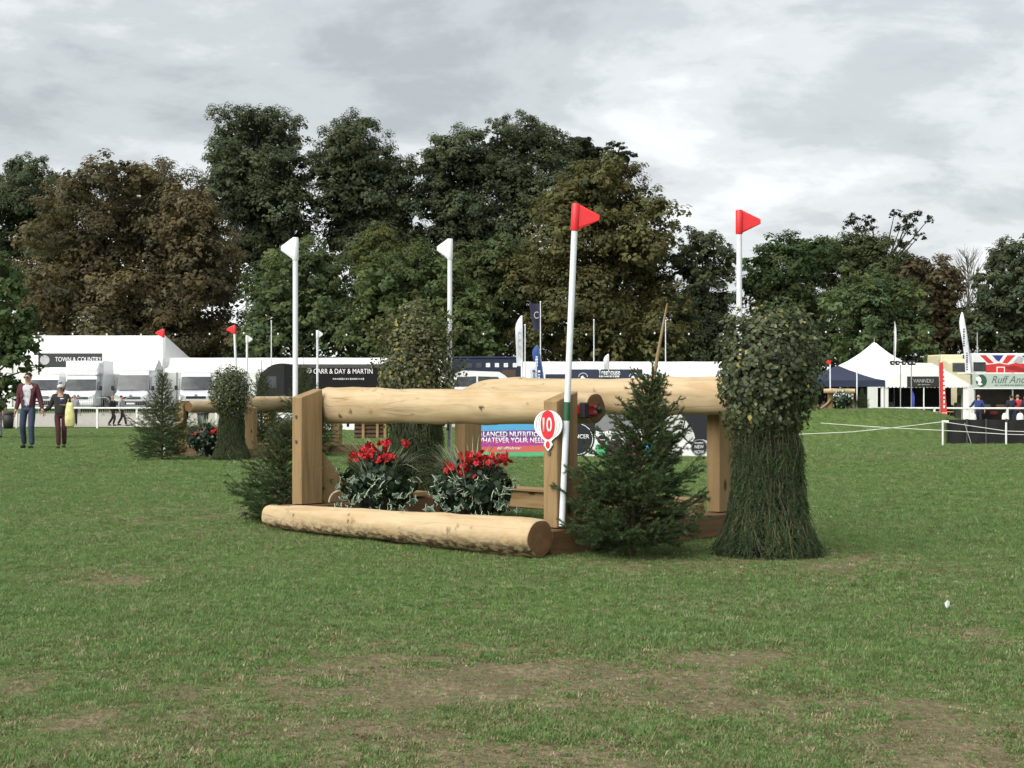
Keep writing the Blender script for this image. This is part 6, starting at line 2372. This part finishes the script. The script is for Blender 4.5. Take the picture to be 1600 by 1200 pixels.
# small jump on the mound
Yj = 58.6
c = gp(1310, Yj)
mj = thing('mound_jump', 'little single-log jump on splayed legs on the mound', 'horse jump', c)
zb = c.z
sj = Yj / FPX
zr = zz_(611, Yj) - zb
make_log('rail', (-23 * sj, 0, zr), (25 * sj, -0.1, zr), 0.085, 0.085, mj, 5, 6)
for sx in (-1, 1):
    x = -12 * sj if sx < 0 else 22 * sj
    MB().prism([(x - 0.09, 0), (x + 0.09, 0), (x + 0.07, zr), (x - 0.07, zr)], 'y', 0.09, 0.19).build('post', POST_Z, mj)
    pts_ = [(x - (0.38 if sx < 0 else 0.42) * q ** 1.5, 0.05, zr * 0.55 * (1 - q)) for q in np.linspace(0, 1, 6)]
    MB().tube(pts_, [0.05] * 6, 6).build('leg', POST_Z, mj)
WPET = M('white_petal', (0.75, 0.75, 0.72), 0.6)
for k in range(3):
    BL = BLOOM[k].copy(); BL.materials.clear(); BL.materials.append(WPET); BLOOM[k] = BL
planter('white flowers under the little jump on the mound', (c.x + 0.1, Yj - 0.2, zb + 0.02), 61, [(-0.25, 0.5, 0.1), (0.0, 0.55, 0.12), (0.25, 0.48, 0.1)], [1.5], 40, 20, 1.0)
MB_fl = None
flag_pole('tiny red flag on the little jump over the navy gazebo', (xw(1297.5, 58.9), 58.9, gz(xw(1297.5, 58.9), 58.9)), at(1297, 562, 58.9), -1, FLAGR, FG, 0.025, 0.8)
flag_pole('tiny white flag pole right of the little mound jump', (xw(1339, 58.9), 58.9, gz(xw(1339, 58.9), 58.9)), at(1339, 560, 58.9), 1, FLAGW, FG, 0.025, 0.3)
# a scrap of white litter in the grass
p = at(1479, 950, EYE * FPX / (955 - HOR))
lt = MB().add([(0, 0, 0), (0.018, 0.004, 0.012), (0.020, 0.0, 0.040), (0.004, -0.006, 0.052), (-0.012, 0.002, 0.03)], [(0, 1, 2), (0, 2, 3), (0, 3, 4)]).add([(0, 0.002, 0), (0.018, 0.006, 0.012), (0.020, 0.002, 0.040), (0.004, -0.004, 0.052), (-0.012, 0.004, 0.03)], [(2, 1, 0), (3, 2, 0), (4, 3, 0)]).build('paper_scrap', WHITEP, None, (p.x, p.y, gz(p.x, p.y) + 0.02))
tag(lt, 'small scrap of white paper lying in the grass at right', 'litter')

# ================================================================== PEOPLE
def skin_mesh(verts, edges, radii, root=0, sub=2):
    me = bpy.data.meshes.new('skin')
    me.from_pydata([tuple(v) for v in verts], edges, [])
    ob = bpy.data.objects.new('skin', me)
    COL.objects.link(ob)
    ob.modifiers.new('skin', 'SKIN').use_smooth_shade = True
    for i, r_ in enumerate(radii):
        r_ = r_ if hasattr(r_, '__len__') else (r_, r_)
        me.skin_vertices[0].data[i].radius = r_
        me.skin_vertices[0].data[i].use_root = (i == root)
    ob.modifiers.new('sub', 'SUBSURF').levels = sub
    ob.modifiers['sub'].render_levels = sub
    dg = bpy.context.evaluated_depsgraph_get()
    out = bpy.data.meshes.new_from_object(ob.evaluated_get(dg))
    bpy.data.objects.remove(ob)
    return out


SKINM = M('skin', (0.42, 0.24, 0.17), 0.6, var=0.08)


def person(label, loc, face, Ht, top, legs, shoes, hair, pose, open_front=None, cap=None, group='people at the show', rough_top=0.85, hair_style='short', glasses=False):
    """face: heading (0 = looking at the camera, local -y is front). pose: joint offsets in metres for a 1.75 m body"""
    k = Ht / 1.75
    root = thing('person', label, 'person', loc, face, group)
    J = dict(pel=(0, 0, 0.95), wst=(0, 0, 1.10), chs=(0, 0.0, 1.30), nkb=(0, 0.01, 1.46), nk=(0, 0.0, 1.53), hd=(0, -0.02, 1.625), crown=(0, 0.0, 1.70))
    for s, n in ((-1, 'l'), (1, 'r')):
        J['sh' + n] = (s * 0.185, 0.01, 1.42)
        J['el' + n] = pose.get('el' + n, (s * 0.26, 0.03, 1.13))
        J['wr' + n] = pose.get('wr' + n, (s * 0.27, -0.03, 0.88))
        J['hp' + n] = (s * 0.095, 0, 0.90)
        J['kn' + n] = pose.get('kn' + n, (s * 0.10, -0.02, 0.50))
        J['an' + n] = pose.get('an' + n, (s * 0.11, 0.02, 0.09))
    J = {a: Vector(b) * k for a, b in J.items()}
    names = list(J)
    idx_ = {n: i for i, n in enumerate(names)}
    verts = [J[n] for n in names]
    E = [('pel', 'wst'), ('wst', 'chs'), ('chs', 'nkb'), ('nkb', 'nk'), ('nk', 'hd'), ('hd', 'crown')]
    rad = dict(pel=(.135, .11), wst=(.135, .10), chs=(.16, .115), nkb=(.10, .075), nk=.055, hd=(.078, .098), crown=(.062, .075))
    for n in 'lr':
        E += [('chs', 'sh' + n), ('sh' + n, 'el' + n), ('el' + n, 'wr' + n), ('pel', 'hp' + n), ('hp' + n, 'kn' + n), ('kn' + n, 'an' + n)]
        rad.update({'sh' + n: .062, 'el' + n: .043, 'wr' + n: .030, 'hp' + n: .088, 'kn' + n: .057, 'an' + n: .040})
    edges = [(idx_[a], idx_[b]) for a, b in E]
    radii = [(rad[n][0] * k, rad[n][1] * k) if isinstance(rad[n], tuple) else rad[n] * k for n in names]
    # hands: palm, four unequal fingers slightly curled, a thumb from the side
    for n, s in (('l', -1), ('r', 1)):
        w_ = J['wr' + n]
        d = (w_ - J['el' + n]).normalized()
        side = Vector((0, -1, 0))
        side = (side - d * side.dot(d)).normalized()
        palm = w_ + d * 0.075 * k
        verts.append(palm); radii.append((.030 * k, .020 * k)); pi_ = len(verts) - 1
        edges.append((idx_['wr' + n], pi_))
        for q in range(4):
            off = side * (0.024 - 0.016 * q) * k
            ln = (0.066, 0.075, 0.070, 0.055)[q] * k
            a_ = palm + off + d * 0.035 * k
            b_ = a_ + d * ln * 0.5
            c_ = b_ + d * ln * 0.4 - Vector((s, 0, 0)) * 0.015 * k
            i0 = len(verts)
            verts += [a_, b_, c_]; radii += [.0095 * k, .009 * k, .007 * k]
            edges += [(pi_, i0), (i0, i0 + 1), (i0 + 1, i0 + 2)]
        t0 = w_ + d * 0.04 * k + side * 0.034 * k
        t1 = t0 + (d * 0.75 + side * 0.6).normalized() * 0.035 * k
        t2 = t1 + d * 0.025 * k
        i0 = len(verts)
        verts += [t0, t1, t2]; radii += [.011 * k, .010 * k, .008 * k]
        edges += [(pi_, i0), (i0, i0 + 1), (i0 + 1, i0 + 2)]
    body = skin_mesh(verts, edges, radii, idx_['pel'], 2)
    body.materials.clear()
    mats = [SKINM, open_front or SKINM, legs]
    o = link('body', body, root, mats=mats)
    zc = [(p.center.z, abs(p.center.x)) for p in body.polygons]
    body.polygons.foreach_set('material_index', [2 if z < 0.99 * k and x < 0.19 * k else (1 if open_front and z < 1.47 * k and x < 0.22 * k else 0) for z, x in zc])

    def sub_skin(nm, ns, es, grow, mat, cut=None, ext=None):
        ii = {n: i for i, n in enumerate(ns)}
        vv = [J[n].copy() for n in ns]
        rr = []
        for n in ns:
            a = rad[n] if isinstance(rad[n], tuple) else (rad[n], rad[n])
            g = grow.get(n, 0.018)
            rr.append(((a[0] + g) * k, (a[1] + g) * k))
        for n, p in (ext or {}).items():
            vv[ii[n]] = Vector(p) * k
        m = skin_mesh(vv, [(ii[a], ii[b]) for a, b in es], rr, 0, 2)
        m.materials.clear()
        if cut:
            bm = bmesh.new(); bm.from_mesh(m)
            bmesh.ops.delete(bm, geom=[f for f in bm.faces if cut(f.calc_center_median())], context='FACES')
            bm.to_mesh(m); bm.free()
        m.polygons.foreach_set('material_index', [0] * len(m.polygons))
        return link(nm, m, root, mats=[mat])
    tn = ['pel', 'wst', 'chs', 'nkb', 'shl', 'ell', 'wrl', 'shr', 'elr', 'wrr']
    te = [('pel', 'wst'), ('wst', 'chs'), ('chs', 'nkb'), ('chs', 'shl'), ('shl', 'ell'), ('ell', 'wrl'), ('chs', 'shr'), ('shr', 'elr'), ('elr', 'wrr')]
    cut = (lambda c: abs(c.x) < 0.085 * k and c.y < 0.0 and c.z < 1.44 * k) if open_front else None
    sub_skin('jacket', tn, te, dict(pel=0.045, wst=0.045, chs=0.03, nkb=-0.02, wrl=0.016, wrr=0.016, ell=0.022, elr=0.022), top, cut, {'pel': (0, 0, 0.86)})
    ln_ = ['pel', 'hpl', 'knl', 'anl', 'hpr', 'knr', 'anr']
    le = [('pel', 'hpl'), ('hpl', 'knl'), ('knl', 'anl'), ('pel', 'hpr'), ('hpr', 'knr'), ('knr', 'anr')]
    sub_skin('trousers', ln_, le, dict(pel=-0.02, hpl=0.008, hpr=0.008, anl=0.024, anr=0.024), legs)
    for n in 'lr':
        a = J['an' + n]
        MB().ball((a.x, a.y - 0.075 * k, a.z - 0.045 * k), (0.048 * k, 0.135 * k, 0.045 * k)).build('shoe', shoes, root)
    h = J['hd']
    hm = MB()
    hs = {'short': (0.084, 0.095, 0.082), 'long': (0.095, 0.085, 0.125)}[hair_style]
    hm.ball((h.x, h.y + 0.040 * k, h.z + (0.040 if hair_style == 'short' else 0.005) * k), tuple(q * k for q in hs), nu=14, nv=9)
    hm.build('hair', hair, root)
    DARK = M('dark_feature', (0.02, 0.015, 0.012), 0.4)
    MB().prism([(h.x - 0.012 * k, h.z - 0.03 * k), (h.x + 0.012 * k, h.z - 0.03 * k), (h.x, h.z + 0.02 * k)], 'y', h.y - 0.125 * k, h.y - 0.085 * k).build('nose', SKINM, root)
    for s in (-1, 1):
        if glasses:
            MB().box((s * 0.032 * k, h.y - 0.100 * k, h.z + 0.012 * k), (0.052 * k, 0.012, 0.034 * k), ch=0.004).build('glasses', DARK, root)
        else:
            MB().ball((s * 0.030 * k, h.y - 0.090 * k, h.z + 0.012 * k), 0.011 * k, nu=8, nv=5).build('eye', DARK, root)
        MB().ball((s * 0.086 * k, h.y + 0.005 * k, h.z), (0.012 * k, 0.022 * k, 0.032 * k), nu=8, nv=5).build('ear', SKINM, root)
    MB().box((0, h.y - 0.094 * k, h.z - 0.052 * k), (0.045 * k, 0.008, 0.011 * k)).build('mouth', M('lip', (0.28, 0.10, 0.08), 0.5), root)
    if cap:
        MB().ball((h.x, h.y + 0.008 * k, h.z + 0.055 * k), (0.100 * k, 0.112 * k, 0.072 * k), nu=14, nv=8).prism([(-0.07 * k, h.y - 0.08 * k), (0.07 * k, h.y - 0.08 * k), (0.055 * k, h.y - 0.18 * k), (-0.055 * k, h.y - 0.18 * k)], 'z', h.z + 0.038 * k, h.z + 0.048 * k).build('cap', cap, root)
    return root


C_ = lambda n, c, **kw: M('cloth_' + n, c, 0.9, var=0.35, scale=11, bump=0.8, bscale=14, **kw)
MAROON, DENIM, TEE = C_('maroon', (0.085, 0.020, 0.028)), C_('denim', (0.028, 0.040, 0.075)), C_('pale_tee', (0.52, 0.50, 0.54))
WAX, BURG, BLK = C_('waxed', (0.022, 0.022, 0.020)), C_('burgundy', (0.055, 0.012, 0.018)), C_('black', (0.012, 0.012, 0.014))
NAVYC, BLUEC, REDC, GREYC, PINKC = C_('navy', (0.018, 0.022, 0.045)), C_('blue', (0.022, 0.040, 0.16)), C_('red', (0.45, 0.03, 0.04)), C_('grey', (0.30, 0.31, 0.33)), C_('pink', (0.55, 0.36, 0.33))
HAIRD, HAIRG, HAIRL = C_('hair_dark', (0.022, 0.016, 0.012)), C_('hair_grey', (0.30, 0.27, 0.24)), C_('hair_blond', (0.30, 0.21, 0.10))
SHOE = C_('shoe', (0.015, 0.014, 0.014))

Ym_ = 37.0
p = gp(44, Ym_)
walk_a = dict(knl=(-0.11, -0.06, 0.50), anl=(-0.13, 0.10, 0.10), knr=(0.12, -0.12, 0.51), anr=(0.14, -0.12, 0.09))
pm_ = dict(walk_a)
pm_.update(ell=(-0.245, 0.05, 1.13), wrl=(-0.275, -0.03, 0.89), elr=(0.26, 0.05, 1.14), wrr=(0.345, -0.02, 0.90))
person('man in open maroon jacket, pale t-shirt and jeans walking hand in hand', p, R(-6), 1.78, MAROON, DENIM, SHOE, HAIRD, pm_, TEE, glasses=True)
p = gp(95, Ym_ + 0.1)
pw = dict(knl=(-0.05, -0.12, 0.50), anl=(-0.04, -0.14, 0.09), knr=(0.09, -0.02, 0.50), anr=(0.08, 0.10, 0.10), ell=(-0.27, 0.04, 1.15), wrl=(-0.43, -0.02, 1.02), elr=(0.28, -0.04, 1.16), wrr=(0.14, -0.24, 1.18))
person('woman in pale cap, dark jacket and burgundy trousers beside the man', p, R(8), 1.50, WAX, BURG, SHOE, HAIRD, pw, None, C_('cap_grey', (0.45, 0.44, 0.42)), hair_style='long')
# her yellow carrier bag and drink cup
YEL = M('yellow_plastic', (0.60, 0.57, 0.25), 0.45, var=0.25, scale=9)
bz = gp(108, Ym_).z
bp = at(109, 667, Ym_ - 0.28)
bg = thing('carrier_bag', 'yellow plastic carrier bag hanging from the woman\'s arm', 'bag', (bp.x, bp.y, bp.z))
mbb = MB()
secs = []
for (z, hw, hd_) in ((0.0, 0.08, 0.03), (0.03, 0.11, 0.05), (0.20, 0.115, 0.055), (0.38, 0.10, 0.045), (0.50, 0.08, 0.03), (0.56, 0.065, 0.012)):
    secs.append([(hw * math.cos(a) * (1 + 0.06 * math.sin(5 * a + z * 9)), hd_ * math.sin(a), z) for a in np.linspace(0, 2 * math.pi, 14)[:-1]])
vs, fs = loft(secs)
mbb.add(vs, fs, 0, True).build('bag_body', YEL, bg)
MB().tube([(-0.05, 0, 0.55), (-0.03, 0, 0.64), (0.03, 0, 0.64), (0.05, 0, 0.55)], 0.006, 5).build('handle', YEL, bg)
cpz = at(97, 626, Ym_ - 0.30)
cup = thing('drink_cup', 'blue and white cup in the woman\'s hand', 'cup', cpz)
MB().lathe([(0, -0.05), (0.032, -0.05), (0.042, 0.04), (0, 0.04)], 12).build('cup_body', BLUEC, cup)
MB().lathe([(0.045, 0.04), (0.045, 0.055), (0, 0.058)], 12).build('lid', WHITEP, cup)

wk = dict(knl=(-0.09, -0.22, 0.53), anl=(-0.09, -0.10, 0.13), knr=(0.09, 0.06, 0.50), anr=(0.09, 0.34, 0.12))
wk2 = dict(knl=(-0.09, -0.24, 0.54), anl=(-0.09, -0.34, 0.10), knr=(0.09, 0.04, 0.50), anr=(0.09, 0.28, 0.14))
person('walker in black coat behind the rail, head bowed', gp(176, 86), R(70), 1.66, BLK, BLK, SHOE, HAIRL, wk)
person('walker with dark hood and grey sleeves behind the rail', gp(190, 86.2), R(75), 1.68, GREYC, BLK, SHOE, HAIRD, wk2)
person('person in grey half hidden behind the woman with the yellow bag', gp(116, 86.5), R(20), 1.72, GREYC, BLK, SHOE, HAIRG, {})
person('person in pale pink top cut off at the left edge', gp(-2, 60), R(-30), 1.70, PINKC, GREYC, SHOE, HAIRL, {})
person('person in blue jacket leaning on the right rail', gp(1529, 82.0), R(150), 1.72, BLUEC, NAVYC, SHOE, HAIRG, dict(ell=(-0.30, 0.0, 1.16), wrl=(-0.34, 0.10, 0.95), elr=(0.36, -0.02, 1.18), wrr=(0.52, 0.05, 1.02)))
person('person in navy top browsing the pet stall', gp(1580, 84.0), R(180), 1.72, NAVYC, NAVYC, SHOE, HAIRD, dict(ell=(-0.30, -0.05, 1.2), wrl=(-0.18, -0.2, 1.3)))
person('person in bright red top beside the navy one', gp(1590, 84.8), R(165), 1.74, REDC, DENIM, SHOE, HAIRL, {})
person('person in dark jacket at the far right edge', gp(1602, 83.2), R(190), 1.68, NAVYC, BLK, SHOE, HAIRL, {})
for px, Y, lab in ((1520, 81.2, 'white shopping bag beside the person in blue'), (1594, 82.6, 'pale shopping bag by the person in red'), (1571, 82.8, 'small white bag by the person in navy')):
    p = gp(px, Y)
    b = thing('shopping_bag', lab, 'bag', p + Vector((0, 0, 0.28)), 0, 'shopping bags on the right')
    MB().add(*loft([[(q * math.cos(a), q * 0.4 * math.sin(a), z) for a in np.linspace(0, 2 * math.pi, 11)[:-1]] for z, q in ((0, 0.16), (0.05, 0.2), (0.35, 0.18), (0.48, 0.12))]), 0, True).build('bag_body', CANVAS, b)
    MB().tube([(-0.06, 0, 0.46), (0, 0, 0.62), (0.06, 0, 0.46)], 0.01, 5).build('handle', CANVAS, b)
